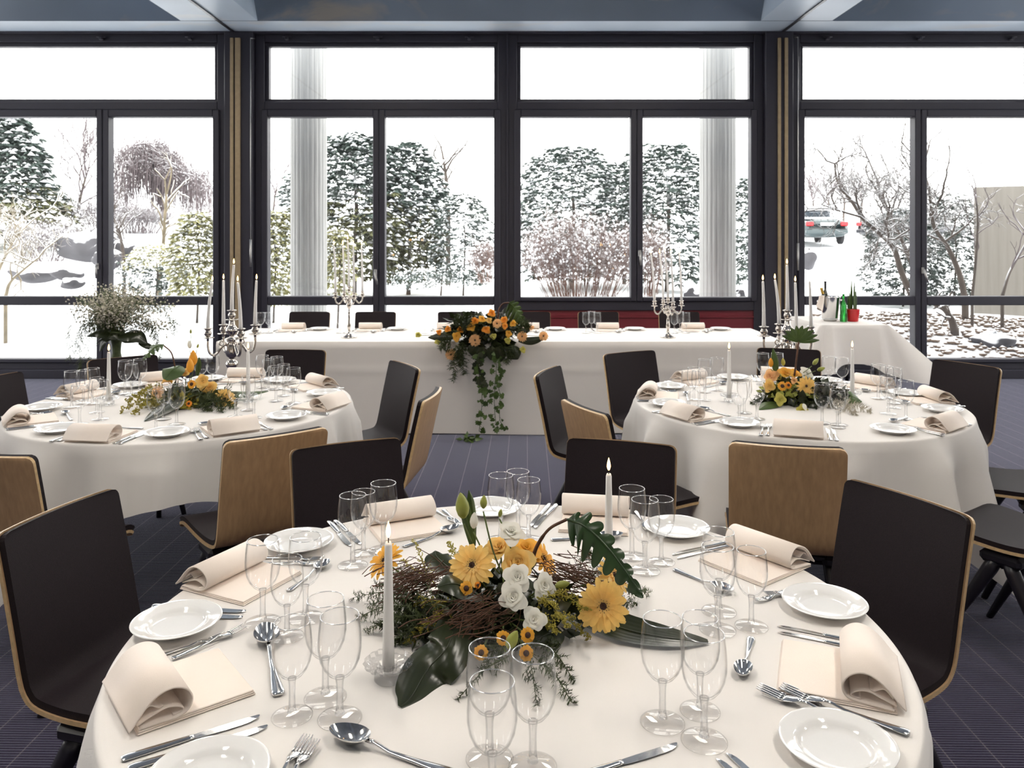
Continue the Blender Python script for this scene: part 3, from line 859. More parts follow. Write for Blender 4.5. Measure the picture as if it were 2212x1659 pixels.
for k, h_, t_, lab, dz in (
    ('fork', (332, 1424), (487, 1376), 'fork between lower left plate and napkin, nearer the plate', .001), ('fork', (372, 1430), (529, 1362), 'fork with longer reaching tines beside lower left plate', .004),
    ('knife', (262, 1644), (562, 1551), 'upper knife of the pair below the biggest napkin', 0), ('knife', (277, 1664), (579, 1573), 'lower knife of the pair, touching the cut off plate', 0),
    ('spoon', (602, 1507), (571, 1366), 'spoon with round bowl left of the lower left trio of glasses', 0),
    ('knife', (329, 1311), (530, 1324), 'upper dark blade knife under the far edge of left plate', 0), ('knife', (322, 1323), (523, 1337), 'lower dark blade knife under the left plate', 0),
    ('fork', (553, 1206), (700, 1212), 'fork seen through glasses below the far left plate', 0), ('fork', (550, 1219), (694, 1221), 'fork nearer the slanted napkin, seen through glasses', 0),
    ('spoon', (622, 1279), (709, 1219), 'tarnished spoon lying behind the upper left glasses', 0),
    ('knife', (711, 1127), (757, 1182), 'left knife before the dark chair beside the far left glasses', 0), ('knife', (725, 1125), (778, 1178), 'right knife before the dark chair, behind glass stems', 0),
    ('fork', (941, 1104), (983, 1131), 'left fork between far left napkin and far plate', 0), ('fork', (958, 1103), (998, 1141), 'right fork touching the far plate', 0),
    ('spoon', (871, 1183), (991, 1145), 'spoon in front of the far left napkin', 0),
    ('knife', (1187, 1090), (1146, 1139), 'left knife right of the far centre glasses', 0), ('knife', (1202, 1091), (1154, 1143), 'right knife of the far centre pair', 0),
    ('spoon', (1190, 1168), (1346, 1164), 'spoon before the far right napkin behind the split leaf', 0),
    ('fork', (1374, 1106), (1401, 1152), 'fork between far right napkin and its plate', 0),
    ('knife', (1579, 1171), (1451, 1200), 'dark blade knife behind the right trio of glasses', 0), ('knife', (1582, 1179), (1462, 1208), 'bright blade knife behind the right trio', 0),
    ('spoon', (1457, 1232), (1584, 1289), 'spoon running behind the right trio of glasses', 0),
    ('fork', (1737, 1279), (1629, 1303), 'fork partly under the right plate, tines down', .001), ('fork', (1780, 1273), (1652, 1290), 'fork between right plate and slanted napkin', .002),
    ('knife', (1880, 1394), (1679, 1354), 'upper knife tucked under the lower right napkin', 0), ('knife', (1884, 1409), (1680, 1367), 'lower knife tucked under the lower right napkin', 0),
    ('fork', (1910, 1591), (1637, 1496), 'left fork above the lower right plate', .002), ('fork', (1965, 1591), (1687, 1494), 'right fork alongside the lower right napkin', .001),
    ('spoon', (1623, 1380), (1601, 1474), 'upright spoon beside the lower right glasses', 0),
    ('knife', (1214, 1692), (1465, 1612), 'knife with its blade tip at the bottom edge right of centre', 0),
    ('knife', (1720, 1810), (1550, 1641), 'left rounded knife tip at the bottom edge', 0), ('knife', (1752, 1800), (1572, 1629), 'right rounded knife tip at the bottom edge', 0),
    ('fork', (545, 1760), (666, 1598), 'upright fork at the bottom edge beside the cut off plate', 0), ('fork', (575, 1762), (682, 1612), 'second fork overlapping the upright one at bottom edge', .004),
    ('spoon', (978, 1676), (714, 1592), 'large spoon at the bottom edge left of centre', 0)):
    cut(k, h_, t_, lab, G1, dz=dz)

# ---- candles and holders
def candle_parts(root, h, r0, r1, fl=.030, lit=True, lean=(0, 0)):
    prof = [(r0 * .9, 0), (r0, .002)] + [(lerp(r0, r1, q), h * q) for q in (.2, .4, .6, .8, .97)] + [(r1 * .75, h - .001), (r1 * .2, h - .003)]
    m = MB()
    k = len(prof); n = 18; vs = []
    for i in range(n):
        a = 2 * pi * i / n
        for r, z in prof:
            q = (z / h) ** 2
            vs.append((r * cos(a) + lean[0] * q * h, r * sin(a) + lean[1] * q * h, z))
    m.add(vs, [(i * k + t, ((i + 1) % n) * k + t, ((i + 1) % n) * k + t + 1, i * k + t + 1) for i in range(n) for t in range(k - 1)])
    obj('wax_body', m, M['wax'], root)
    tx, ty = lean[0] * h, lean[1] * h
    w = MB().tube([(tx, ty, h - .004), (tx, ty, h + .008), (tx + .001, ty, h + .012)], .0011, 6); obj('wick', w, M['wick'], root)
    if lit:
        s = fl / .03
        fm_ = MB().lathe([(0, 0), (.0024 * s, .003 * s), (.0042 * s, .009 * s), (.0040 * s, .015 * s), (.0026 * s, .022 * s), (.0010 * s, .028 * s), (0, .031 * s)], 12, c=(tx, ty, h + .006), cap=False)
        obj('flame', fm_, M['flame'], root)
def candle(p, h, r0, r1, label, group, fl=.03, lit=True, lean=(0, 0)):
    r = empty('candle', p); candle_parts(r, h, r0, r1, fl, lit, lean); tag(r, label, 'candle', group); return r
hp = MB()
nn_ = 32
def sc_rad(i): return 1.0 + (.05 if i % 2 else -.05)
hp.lathe([(0, 0), (.024, 0), (.027, .003), (.027, .016), (.022, .020), (.030, .026)], nn_, smooth=False, cap=False)
hp.lathe([(.030, .026), (.043, .030), (.047, .036), (.041, .042), (.033, .040), (.029, .036), (.0165, .034), (.0165, .020), (0, .020)], nn_, smooth=False, cap=False, rad=lambda i: 1.0 if False else (1.04 if i % 2 else .97))
HPM = hp.mesh('crystal_candle_holder', M['crystal'])
def table_candle(px, py, lab, h=.245):
    p = P(px, py)
    o = link('candle_holder', HPM, None, (p.x, p.y, ZT)); tag(o, 'cut crystal candle holder ' + lab, 'candle holder', 'crystal candle holders')
    candle((p.x, p.y, ZT + .0205), h, .0122, .0070, 'tall white taper candle, lit, ' + lab, 'white candles on the round tables', .032)
table_candle(839, 1470, 'at the left of the front flower centrepiece')
table_candle(1315, 1252, 'behind the split leaf of the front centrepiece', .242)
table_candle(235, 874, 'at left of the left table centrepiece')
table_candle(536, 868, 'at right of the left table centrepiece')
table_candle(1575, 868, 'at left of the right table centrepiece')
table_candle(1841, 863, 'at right of the right table centrepiece')

# ---- candelabra
def candelabrum(name, c, H, arms, ra, drop, prof, label, group, ch, cr, lit=(1, 1, 1, 1, 1), leans=None, cup=1., clabel='', armz=None):
    root = empty(name, c); tag(root, label, 'candelabrum', group)
    st = MB().lathe([(x * (1.22 if "floor" in name and z > .5 else 1), z) for x, z in prof], 28, cap=False); obj('stem', st, M['silver'], root)
    def cup_mesh():
        return MB().lathe([(0, -.066 * cup), (.008 * cup, -.064 * cup), (.006 * cup, -.056 * cup), (.010 * cup, -.053 * cup), (.030 * cup, -.050 * cup), (.033 * cup, -.047 * cup), (.028 * cup, -.046 * cup), (.011 * cup, -.048 * cup), (.012 * cup, -.043 * cup), (.019 * cup, -.030 * cup), (.020 * cup, -.022 * cup), (.013 * cup, -.012 * cup), (.014 * cup, -.007 * cup), (.024 * cup, -.001 * cup), (.025 * cup, .001 * cup), (.020 * cup, .002 * cup), (cr * 1.0, -.004 * cup), (cr * 1.0, -.016 * cup), (0, -.016 * cup)], 20, cap=False)
    tops = []; arms = [a - atan2(c[0], c[1]) for a in arms]
    cm = cup_mesh().mesh('socket', M['silver'])
    so = link('socket', cm, root, (0, 0, H)); tops.append(Vector((c[0], c[1], c[2] + H)))
    az = armz if armz else H - .16
    for k, a in enumerate(arms):
        z1 = H - drop - .064 * cup
        pts = spline([(.012 * cup, 0, az), (ra * .25, 0, az + .028 * cup), (ra * .45, 0, az + .015 * cup), (ra * .70, 0, az - .022 * cup), (ra * .92, 0, az - .010 * cup), (ra, 0, lerp(az, z1, .5)), (ra, 0, z1)], 5)
        ca, sa = cos(a), sin(a)
        m = MB().tube([(p.x * ca - p.y * sa, p.x * sa + p.y * ca, p.z) for p in pts], [lerp(.0085, .006, i / len(pts)) * cup for i in range(len(pts))], 8)
        cur = spline([(ra * .40, 0, az + .018 * cup), (ra * .52, 0, az + .034 * cup), (ra * .46, 0, az + .050 * cup), (ra * .38, 0, az + .042 * cup)], 4)
        m.tube([(p.x * ca - p.y * sa, p.x * sa + p.y * ca, p.z) for p in cur], .0035 * cup, 6)
        ar = obj('arm', m, M['silver'], root)
        link('socket', cm, ar, (ra * ca, ra * sa, H - drop))
        tops.append(Vector((c[0] + ra * ca, c[1] + ra * sa, c[2] + H - drop)))
    names = ('in the central socket', 'in the front left socket', 'in the front right socket', 'in the back right socket', 'in the back left socket')
    for k, t in enumerate(tops):
        ln = leans[k] if leans else (0, 0)
        candle((t.x, t.y, t.z - .0158 * cup), ch, cr * .98, cr * .55, 'long white candle %s %s' % (names[k], clabel), 'candles in the candelabra', .036, bool(lit[k]), ln)
A4 = [radians(x) for x in (200, 290, 20, 110)]
def small_prof(H): 
    s = H - .066
    return [(0, 0), (.062, .0), (.064, .004), (.058, .010), (.040, .016), (.022, .030), (.014, .05), (.010, .07), (.015, .080), (.018, .095), (.014, .12), (.0095, .16), (.008, s * .55), (.0125, s * .57), (.008, s * .60), (.007, s * .66), (.014, s * .69), (.022, s * .735), (.024, s * .77), (.016, s * .81), (.010, s * .86), (.014, s * .885), (.009, s * .92), (.008, s)]
for px, py, H, lab, ln in ((754, 729, .425, 'left', (-.03, 0)), (1443, 729, .336, 'right', (-.075, .0))):
    p = P(px, py)
    candelabrum('candelabrum', (p.x, p.y, ZT), H, A4, .118, .045 if H > .4 else .03, small_prof(H), 'silver five-arm candelabrum standing on the head table, %s of the flowers' % lab, 'silver candelabra on the head table', .405, .0112, leans=[ln, ln, (ln[0] * .6, 0), (ln[0] * .6, 0), ln], cup=.85, clabel='of the %s head-table candelabrum' % lab, armz=H - .12)
big = [(0, 0), (.15, 0), (.155, .012), (.14, .022), (.10, .035), (.05, .06), (.03, .10), (.022, .16), (.026, .20), (.018, .24), (.016, .50), (.020, .53), (.045, .555), (.046, .575), (.040, .60), (.030, .628), (.026, .648), (.012, .655), (.013, .664), (.030, .675), (.036, .695), (.030, .715), (.014, .727), (.015, .738), (.030, .752), (.037, .775), (.038, .80), (.032, .845), (.024, .862), (.034, .868), (.035, .874), (.012, .885), (.014, .90), (.036, .928), (.037, .94), (.026, .955), (.018, .975), (.015, 1.006), (.010, 1.02)]
for px, lab, lit in ((501, 'left', (1, 1, 1, 1, 1)), (1701, 'right', (1, 1, 1, 0, 1))):
    X = (px - CX) * 5.75 / F
    candelabrum('floor_candelabrum', (X, 5.75, 0), 1.075, A4, .168, .115, big, 'tall standing silver candelabrum before the %s window post' % lab, 'tall candelabra beside the head table', .345, .0140, lit=lit,
                leans=[(.04, 0), (.09, 0), (-.06, 0), (.03, 0), (.0, 0)] if lab == 'left' else [(-.01, 0), (-.02, 0), (-.02, 0), (-.03, 0), (-.09, 0)], cup=1.35, clabel='of the tall %s candelabrum' % lab, armz=.80)
# ================================================================= FLOWERS
M['yel'] = petal('golden_yellow_petal', (.90, .50, .06))
M['peach'] = petal('peach_petal', (.92, .56, .26))
M['palegold'] = petal('pale_gold_petal', (.92, .62, .19))
M['orange'] = petal('orange_petal', (.90, .36, .03))
M['white'] = petal('white_petal', (.92, .90, .83), .03)
M['lime'] = petal('yellow_green_petal', (.62, .56, .13))
M['disc'] = mat('dark_flower_disc', (.05, .018, .008), .8, var=.4, vscale=300)
M['disc_y'] = mat('brown_gold_disc', (.30, .13, .03), .8, var=.4, vscale=300)
M['leaf3'] = mat('deep_green_leaf', (.020, .045, .012), .3, var=.3, vscale=14)
M['leaf'] = mat('dark_glossy_leaf', (.020, .026, .008), .28, var=.3, vscale=14)
M['leaf2'] = mat('mid_green_leaf', (.055, .095, .018), .4, var=.25, vscale=20)
M['bud'] = mat('green_bud', (.30, .32, .06), .45, var=.2, vscale=30)
M['fern'] = mat('fern_green', (.060, .080, .024), .6, var=.3, vscale=40)
M['fern2'] = mat('olive_goldenrod', (.30, .25, .03), .7, var=.3, vscale=60)
M['stemg'] = mat('green_stem', (.10, .14, .03), .5, var=.2, vscale=40)
M['twig'] = mat('brown_twig', (.10, .042, .022), .7, var=.35, vscale=50)
M['gyp'] = mat('dry_white_gypsophila', (.56, .52, .43), .8, var=.15, vscale=80)

def petals(mb, n, r, hw, z0, rise, droop, r0=.12, off=0., rnd=None, tipn=1.):
    for i in range(n):
        a = 2 * pi * (i + off) / n + (rnd.uniform(-.08, .08) if rnd else 0)
        L = r * (rnd.uniform(.92, 1.04) if rnd else 1); dr = droop * (rnd.uniform(.5, 1.5) if rnd else 1)
        ca, sa = cos(a), sin(a); rows = []; nu = 6
        for u in range(nu + 1):
            t = u / nu
            w = hw * (.38 + .62 * min(1, t / .55) ** .8) * sqrt(max(0, 1 - max(0, (t - .72) / .30) ** 2))
            x = r0 * r + (L - r0 * r) * t; z = z0 + rise * t - dr * t * t
            for v in (-1, 0, 1):
                rows.append((x * ca - v * w * sa, x * sa + v * w * ca, z + .22 * w * abs(v)))
        mb.add(rows, [(u * 3 + v, u * 3 + v + 1, u * 3 + v + 4, u * 3 + v + 3) for u in range(nu) for v in range(2)])
def gerbera_mb(r, rnd, n=15):
    p = MB(); petals(p, n, r, r * .125, .0, r * .16, r * .22, .1, 0, rnd); petals(p, n, r * .90, r * .115, r * .05, r * .26, r * .16, .1, .5, rnd)
    petals(p, 14, r * .42, r * .06, r * .10, r * .12, r * .02, .2, .2, rnd)
    c = MB().lathe([(.0, r * .10), (r * .12, r * .12), (r * .22, r * .11), (r * .24, r * .06), (r * .2, 0), (0, -r * .02)], 18, cap=False)
    for i in range(26):
        a = i * 2.4; q = r * .24 * sqrt(i / 26)
        c.tube([(q * cos(a), q * sin(a), r * .10), (q * cos(a) * 1.1, q * sin(a) * 1.1, r * .17)], [r * .022, r * .012], 4)
    return p, c
def small_sun_mb(r, rnd):
    p = MB(); petals(p, 13, r, r * .24, 0, r * .1, r * .2, .2, 0, rnd); petals(p, 12, r * .9, r * .24, r * .06, r * .1, r * .15, .2, .5, rnd)
    c = MB().lathe([(0, r * .34), (r * .2, r * .30), (r * .38, r * .18), (r * .42, 0), (0, -r * .1)], 14, cap=False)
    return p, c
def rose_mb(r, rnd, open_=.25):
    """separate cupped petals around a closed heart, the outer ones falling open"""
    mb = MB(); n = 17; r = r * .84
    for k in range(n):
        q = k / (n - 1); a = k * 2.39996 + rnd.uniform(-.2, .2)
        phi = radians(lerp(-8, 52 + 26 * open_, q ** 1.15)); L = r * lerp(.72, .98, q); wd = r * lerp(.30, .66, q); rb = r * lerp(.03, .16, q); z0 = -r * .5
        er = Vector((cos(a), sin(a), 0)); et = Vector((-sin(a), cos(a), 0)); up = Vector((0, 0, 1))
        ruf = .05 + .10 * open_; ph = rnd.uniform(0, 6.28)
        def fn(u, v, er=er, et=et, phi=phi, L=L, wd=wd, rb=rb, q=q, ph=ph):
            s = (v - .5) * 2
            ed = 1 - .22 * abs(s) ** 3
            h = u * ed
            f = phi * (.25 + .75 * h)                       # bends outward as it rises
            out = rb + L * sin(f) * h; z = z0 + L * cos(f) * h * 1.25
            cu = max(0, h - .74)
            out += cu * L * (.55 + .5 * q); z -= cu * cu * L * 2.2
            w = wd * (.35 + .65 * sin(min(1, h * 1.25) * pi / 2)) * s
            out -= lerp(.75, .34, q) * w * w / max(wd, 1e-6)
            out += ruf * wd * sin(4 * s + ph) * max(0, h - .5)
            return er * out + et * w + up * z
        mb.grid(fn, 7, 7)
    mb.lathe([(0, -.62 * r), (.25 * r, -.6 * r), (.34 * r, -.42 * r), (.2 * r, -.2 * r), (0, 0)], 12, cap=False)
    return mb
def bud_mb(L, w):
    return MB().lathe([(0, 0), (w * .35, L * .03), (w * .8, L * .18), (w, L * .38), (w * .92, L * .58), (w * .6, L * .8), (w * .22, L * .95), (0, L)], 10, cap=False, rad=lambda i: 1 + .08 * (i % 2))
def leaf_mb(path, hw, up=(0, 0, 1), cup=.15, n=8, ribs=0.):
    """blade along a path; hw(t) half width"""
    pts = spline(path, 8); mb = MB(); k = len(pts); rows = []; U = Vector(up)
    for i, p in enumerate(pts):
        t = (pts[min(i + 1, k - 1)] - pts[max(i - 1, 0)]).normalized()
        s = t.cross(U); s = s.normalized() if s.length > 1e-5 else t.orthogonal().normalized(); nn = s.cross(t).normalized()
        w = hw(i / (k - 1))
        for j in range(n + 1):
            v = j / n * 2 - 1
            rows.append(p + s * (w * v) + nn * (-cup * w * v * v + ribs * w * cos(v * 26)))
    mb.add(rows, [(i * (n + 1) + j, i * (n + 1) + j + 1, (i + 1) * (n + 1) + j + 1, (i + 1) * (n + 1) + j) for i in range(k - 1) for j in range(n)])
    mb.tube([p + Vector((0, 0, .0006)) for p in pts], [.0012 * (1.6 - i / k) for i in range(k)], 5)
    return mb
def monstera_mb(path, wr, wl, up, lobes=7):
    pts = spline(path, 30); k = len(pts); mb = MB(); U = Vector(up)
    for side, wmax in ((1, wr), (-1, wl)):
        prev = None; rows = []; nv = 6
        for i, p in enumerate(pts):
            t = i / (k - 1)
            tg = (pts[min(i + 1, k - 1)] - pts[max(i - 1, 0)]).normalized(); s = tg.cross(U).normalized(); nn = s.cross(tg).normalized()
            env = min(1, (t / .10) ** .6) * (1 - max(0, t - .25) / .75) ** .72 + .02
            ph = (t * lobes + .15) % 1.0
            notch = 1.0 if (t < .06 or t > .93) else (.40 + .60 * min(1, max(0, (sin(pi * min(1, ph / .80)) if ph < .80 else 0)) ** .35))
            w = wmax * env * notch
            for j in range(nv + 1):
                v = j / nv
                rows.append(p + s * side * w * v + tg * (.35 * w * v) + nn * (-.25 * w * v * v + .004 * sin(t * 40) * v))
        mb.add(rows, [(i * (nv + 1) + j, i * (nv + 1) + j + 1, (i + 1) * (nv + 1) + j + 1, (i + 1) * (nv + 1) + j) for i in range(k - 1) for j in range(nv)])
    mb.tube(pts, [.0022 * (1.5 - i / k) for i in range(k)], 5)
    return mb
def spray_mb(path, L, rnd, n=60, leafl=.012, w=.0009, droop=0., flat=None, sub=3):
    """feathery spray: stem, side twigs and needle leaves"""
    pts = spline(path, 10); mb = MB(); k = len(pts)
    mb.tube(pts, [.0012 * (1.5 - i / k) for i in range(k)], 4)
    for i in range(n):
        t = (i + .5) / n; p = pts[min(k - 1, int(t * k))]; tg = (pts[min(k - 1, int(t * k) + 1)] - pts[max(0, int(t * k) - 1)])
        tg = tg.normalized() if tg.length > 1e-6 else Vector((1, 0, 0))
        sd = tg.orthogonal().normalized(); sd.rotate(Matrix.Rotation(rnd.uniform(0, 6.28), 3, tg))
        if flat is not None: sd = (tg.cross(Vector(flat)).normalized() * (1 if i % 2 else -1) + Vector(flat) * rnd.uniform(-.3, .3)).normalized()
        d = (sd + tg * .8).normalized(); l = L * (1 - .75 * t) * rnd.uniform(.6, 1.1)
        q = p + d * l + Vector((0, 0, -droop * l))
        mb.tube([p, (p + q) / 2 + tg * l * .05, q], [w * .7, w * .6, w * .4], 3, cap=False)
        for s in range(sub):
            for sg in (-1, 1):
                b = p.lerp(q, (s + .6) / sub); e = b + (d * .7 + d.cross(tg).normalized() * sg * .8 + Vector((rnd.uniform(-.3, .3), rnd.uniform(-.3, .3), rnd.uniform(-.3, .3)))).normalized() * leafl * rnd.uniform(.6, 1.1)
                c = (e - b).cross(Vector((.3, .5, .8))).normalized() * w * 1.3
                mb.add([b - c, b + c, e], [(0, 1, 2)], 0, False)
    return mb
def golden_mb(path, L, rnd, n=26, blob=.0022):
    pts = spline(path, 10); mb = MB(); k = len(pts)
    mb.tube(pts, [.0012 * (1.5 - i / k) for i in range(k)], 4)
    for i in range(n):
        t = (i + .5) / n; p = pts[min(k - 1, int(t * k))]; tg = (pts[min(k - 1, int(t * k) + 1)] - pts[max(0, int(t * k) - 1)]).normalized()
        sd = tg.orthogonal().normalized(); sd.rotate(Matrix.Rotation(rnd.uniform(0, 6.28), 3, tg))
        d = (sd + tg * .9).normalized(); l = L * (1 - .7 * t) * rnd.uniform(.6, 1.1); q = p + d * l
        mb.tube([p, q], .0006, 3, cap=False)
        for s in range(7):
            b = p.lerp(q, .25 + .75 * s / 6) + Vector((rnd.gauss(0, 1), rnd.gauss(0, 1), rnd.gauss(0, 1))) * blob * .8; r = blob * rnd.uniform(.6, 1.2)
            mb.add([b + Vector(v) * r for v in ((1, 0, 0), (-1, 0, 0), (0, 1, 0), (0, -1, 0), (0, 0, 1), (0, 0, -1))], [(0, 2, 4), (2, 1, 4), (1, 3, 4), (3, 0, 4), (2, 0, 5), (1, 2, 5), (3, 1, 5), (0, 3, 5)], 0, False)
    return mb
def twigs_mb(c, ext, rnd, n=60, rad=.0011, along=None):
    mb = MB(); c = Vector(c)
    for i in range(n):
        a = Vector((rnd.gauss(0, .5) * ext[0], rnd.gauss(0, .5) * ext[1], rnd.gauss(0, .5) * ext[2])) + c
        d = Vector((rnd.gauss(0, 1), rnd.gauss(0, .6), rnd.gauss(0, .35)))
        if along is not None: d = Vector(along) * 1.6 + d * .55
        d.normalize(); l = rnd.uniform(.5, 1.1) * max(ext)
        bend = Vector((rnd.gauss(0, .3), rnd.gauss(0, .3), rnd.gauss(0, .3))) * l
        pts = [a - d * l * .5, a + bend * .4, a + d * l * .5]
        pts = [Vector((p.x, p.y, max(p.z, TZ + .004))) for p in pts]
        pts = spline(pts, 3)
        mb.tube(pts, [rad * (1.2 - .6 * j / len(pts)) for j in range(len(pts))], 4, cap=False)
    return mb
def tuft_mb(c, ext, rnd, n=120, l=.03, w=.010, zmin=TZ + .003):
    """dense mass of small pointed leaves"""
    mb = MB(); c = Vector(c)
    for i in range(n):
        th, ph = rnd.uniform(0, 2 * pi), math.acos(rnd.uniform(-.15, 1)); q = rnd.uniform(.55, 1.)
        nrm = Vector((sin(ph) * cos(th), sin(ph) * sin(th), cos(ph)))
        p = c + Vector((nrm.x * ext[0], nrm.y * ext[1], nrm.z * ext[2])) * q
        d = (nrm * .5 + Vector((rnd.gauss(0, 1), rnd.gauss(0, 1), rnd.gauss(0, .6)))).normalized()
        s = d.cross(nrm + Vector((.01, .02, .03))).normalized(); L = l * rnd.uniform(.6, 1.3); ww = w * rnd.uniform(.7, 1.2)
        u = s.cross(d).normalized()
        P_ = [p, p + d * L * .4 + s * ww, p + d * L * .45 - u * ww * .3, p + d * L * .4 - s * ww, p + d * L]
        P_ = [Vector((v.x, v.y, max(v.z, zmin))) for v in P_]
        mb.add(P_, [(0, 1, 2), (0, 2, 3), (1, 4, 2), (2, 4, 3)])
    return mb

class Arr:
    def __init__(s, name, c, label, cat='flower arrangement', seed=1, group=None):
        s.c = Vector(c); s.r = empty(name, c); tag(s.r, label, cat, group); s.rnd = random.Random(seed)
    def put(s, name, mb, m, lab=None, parent=None, world=True, loc=None, rot=None):
        o = obj(name, mb, M[m], parent or s.r)
        if world: o.location = -s.c
        if loc is not None: o.location = Vector(loc) - s.c
        if rot is not None: o.rotation_euler = rot
        if lab: o['label'] = lab
        return o
    def flower(s, kind, p, d, r, m, lab=None, stem=None):
        d = Vector(d).normalized(); rot = aimE(d, s.rnd.uniform(0, 6.28))
        if kind == 'gerbera':
            a, c = gerbera_mb(r, s.rnd); o = s.put('gerbera', a, m, lab, loc=p, rot=rot); obj('flower_disc', c, M['disc'], o)
        elif kind == 'sun':
            a, c = small_sun_mb(r, s.rnd); o = s.put('small_sunflower', a, m, lab, loc=p, rot=rot); obj('flower_disc', c, M['disc'], o)
        elif kind == 'rose':
            o = s.put('rose', rose_mb(r, s.rnd), m, lab, loc=p, rot=rot)
        elif kind == 'lis':
            o = s.put('white_lisianthus', rose_mb(r, s.rnd, .5), m, lab, loc=p, rot=rot)
        elif kind == 'bud':
            o = s.put('flower_bud', bud_mb(r * 2, r * .5), m, lab, loc=p, rot=rot)
        if stem is not None:
            q = Vector(p) - d * r * .4; e = Vector(stem)
            st = MB().tube(spline([(0, 0, 0), ((q + e) / 2 - q) + d * (-.25) * (q - e).length * .4 + Vector((0, 0, .0)), e - q], 6), .0019, 6)
            k = s.put('flower_stem', st, 'stemg', loc=q)
        return o
FC = Vector((-.02, 1.80, TZ))
A = Arr('flower_centrepiece', (FC.x, FC.y, TZ + .001), 'yellow and white flower centrepiece with split leaf on the front table', seed=4)
core = Q(1090, 1330, 1.74)
fo = MB().box((FC.x, FC.y - .02, TZ + .028), (.17, .10, .052), bev=.01); A.put('foam_block', fo, 'leaf')
A.put('foliage', tuft_mb((FC.x, FC.y - .02, TZ + .01), (.17, .12, .095), A.rnd, 420, .045, .014), 'leaf')['kind'] = 'stuff'
A.put('foliage', tuft_mb((FC.x - .15, FC.y - .06, TZ + .01), (.10, .07, .05), A.rnd, 260, .032, .007), 'leaf')['kind'] = 'stuff'
A.put('foliage', tuft_mb((FC.x - .06, FC.y - .06, TZ + .01), (.15, .10, .06), A.rnd, 260, .030, .008), 'fern')['kind'] = 'stuff'
fl = A.flower
fl('gerbera', Q(1020, 1222, 1.72), (-.10, -.75, .60), .050, 'palegold', 'big peach yellow gerbera facing out', core)
fl('gerbera', Q(832, 1212, 1.84), (-.55, -.35, .72), .046, 'yel', 'gerbera leaning out at the left end', Q(905, 1262, 1.80))
fl('gerbera', Q(1302, 1309, 1.69), (.05, -.88, .30), .056, 'palegold', 'big gerbera at the right end', Q(1230, 1300, 1.76))
fl('gerbera', Q(1324, 1243, 1.80), (.62, -.45, .45), .048, 'palegold', 'gerbera half hidden by the split leaf', Q(1240, 1270, 1.80))
fl('gerbera', Q(1172, 1208, 1.86), (.75, -.2, .55), .046, 'yel', None, core)
fl('rose', Q(1115, 1218, 1.73), (.10, -.72, .68), .043, 'palegold', 'large pale gold rose', core)
fl('rose', Q(1078, 1184, 1.80), (-.2, -.5, .8), .036, 'palegold', None, core)
fl('rose', Q(1138, 1186, 1.84), (.2, -.45, .85), .034, 'yel', None, core)
fl('lis', Q(1104, 1150, 1.74), (.15, -.45, .95), .033, 'white', None, Q(1108, 1240, 1.74))
fl('lis', Q(1117, 1246, 1.655), (.1, -.8, .45), .030, 'white', None, core)
fl('lis', Q(1108, 1291, 1.63), (.0, -.85, .45), .031, 'white', None, core)
fl('lis', Q(1176, 1266, 1.71), (.25, -.8, .5), .028, 'white', None, core)
fl('lis', Q(1154, 1340, 1.62), (.15, -.8, .55), .027, 'white', None, core)
for x, y, d in ((1007, 1271, 1.66), (1039, 1410, 1.56), (1087, 1379, 1.58), (1140, 1372, 1.58), (1137, 1411, 1.56)):
    fl('sun', Q(x, y, d), (A.rnd.uniform(-.3, .3), -.85, .4), .0145, 'yel', None, core)
fl('sun', Q(1032, 1264, 1.68), (.2, -.8, .4), .007, 'orange')
def bud(px, py, d, L, dirv, m='bud', lab=None, base=None):
    p = Q(px, py, d); fl('bud', p - Vector(dirv).normalized() * L * .5, dirv, L / 2, m, lab, base)
bud(1107, 1381, 1.545, .042, (.45, -.2, .9), 'bud', 'plump green lily bud', core)
bud(998, 1092, 1.78, .058, (-.12, 0, 1), 'bud', 'tall closed tulip', Q(1030, 1190, 1.78))
bud(1024, 1124, 1.76, .036, (.05, 0, 1), 'white', None, Q(1080, 1240, 1.74))
bud(1045, 1084, 1.76, .030, (.05, 0, 1), 'bud', None, Q(1085, 1240, 1.74))
bud(1081, 1108, 1.76, .018, (.2, 0, 1), 'bud', None, Q(1100, 1150, 1.76))
bud(1215, 1263, 1.72, .034, (.9, -.2, .3), 'bud', None, core)
A.put('tulip_leaf', leaf_mb([Q(1020, 1182, 1.80), Q(1010, 1130, 1.80), Q(1003, 1090, 1.79), Q(1000, 1066, 1.79)], lambda t: .011 * sin(pi * min(1, t * .9 + .1)) + .001, (0, -1, .2), .5), 'leaf2')
A.put('tulip_leaf', leaf_mb([Q(1025, 1180, 1.82), Q(1022, 1125, 1.82), Q(1018, 1085, 1.81), Q(1013, 1059, 1.81)], lambda t: .010 * sin(pi * min(1, t * .9 + .1)) + .001, (.5, -1, .2), .5), 'leaf2')
A.put('leaf_stem', MB().tube(spline([Q(1149, 1215, 1.78), Q(1160, 1180, 1.77), Q(1186, 1143, 1.75), Q(1224, 1122, 1.73)], 6), [.0042] * 10 + [.0032] * 9, 8), 'twig')
A.put('split_leaf', monstera_mb([Q(1226, 1122, 1.73), Q(1262, 1136, 1.70), Q(1308, 1178, 1.67), Q(1350, 1232, 1.64), Q(1390, 1291, 1.61)], .062, .030, (-.35, -.75, .55)), 'leaf3', 'large drooping split leaf')
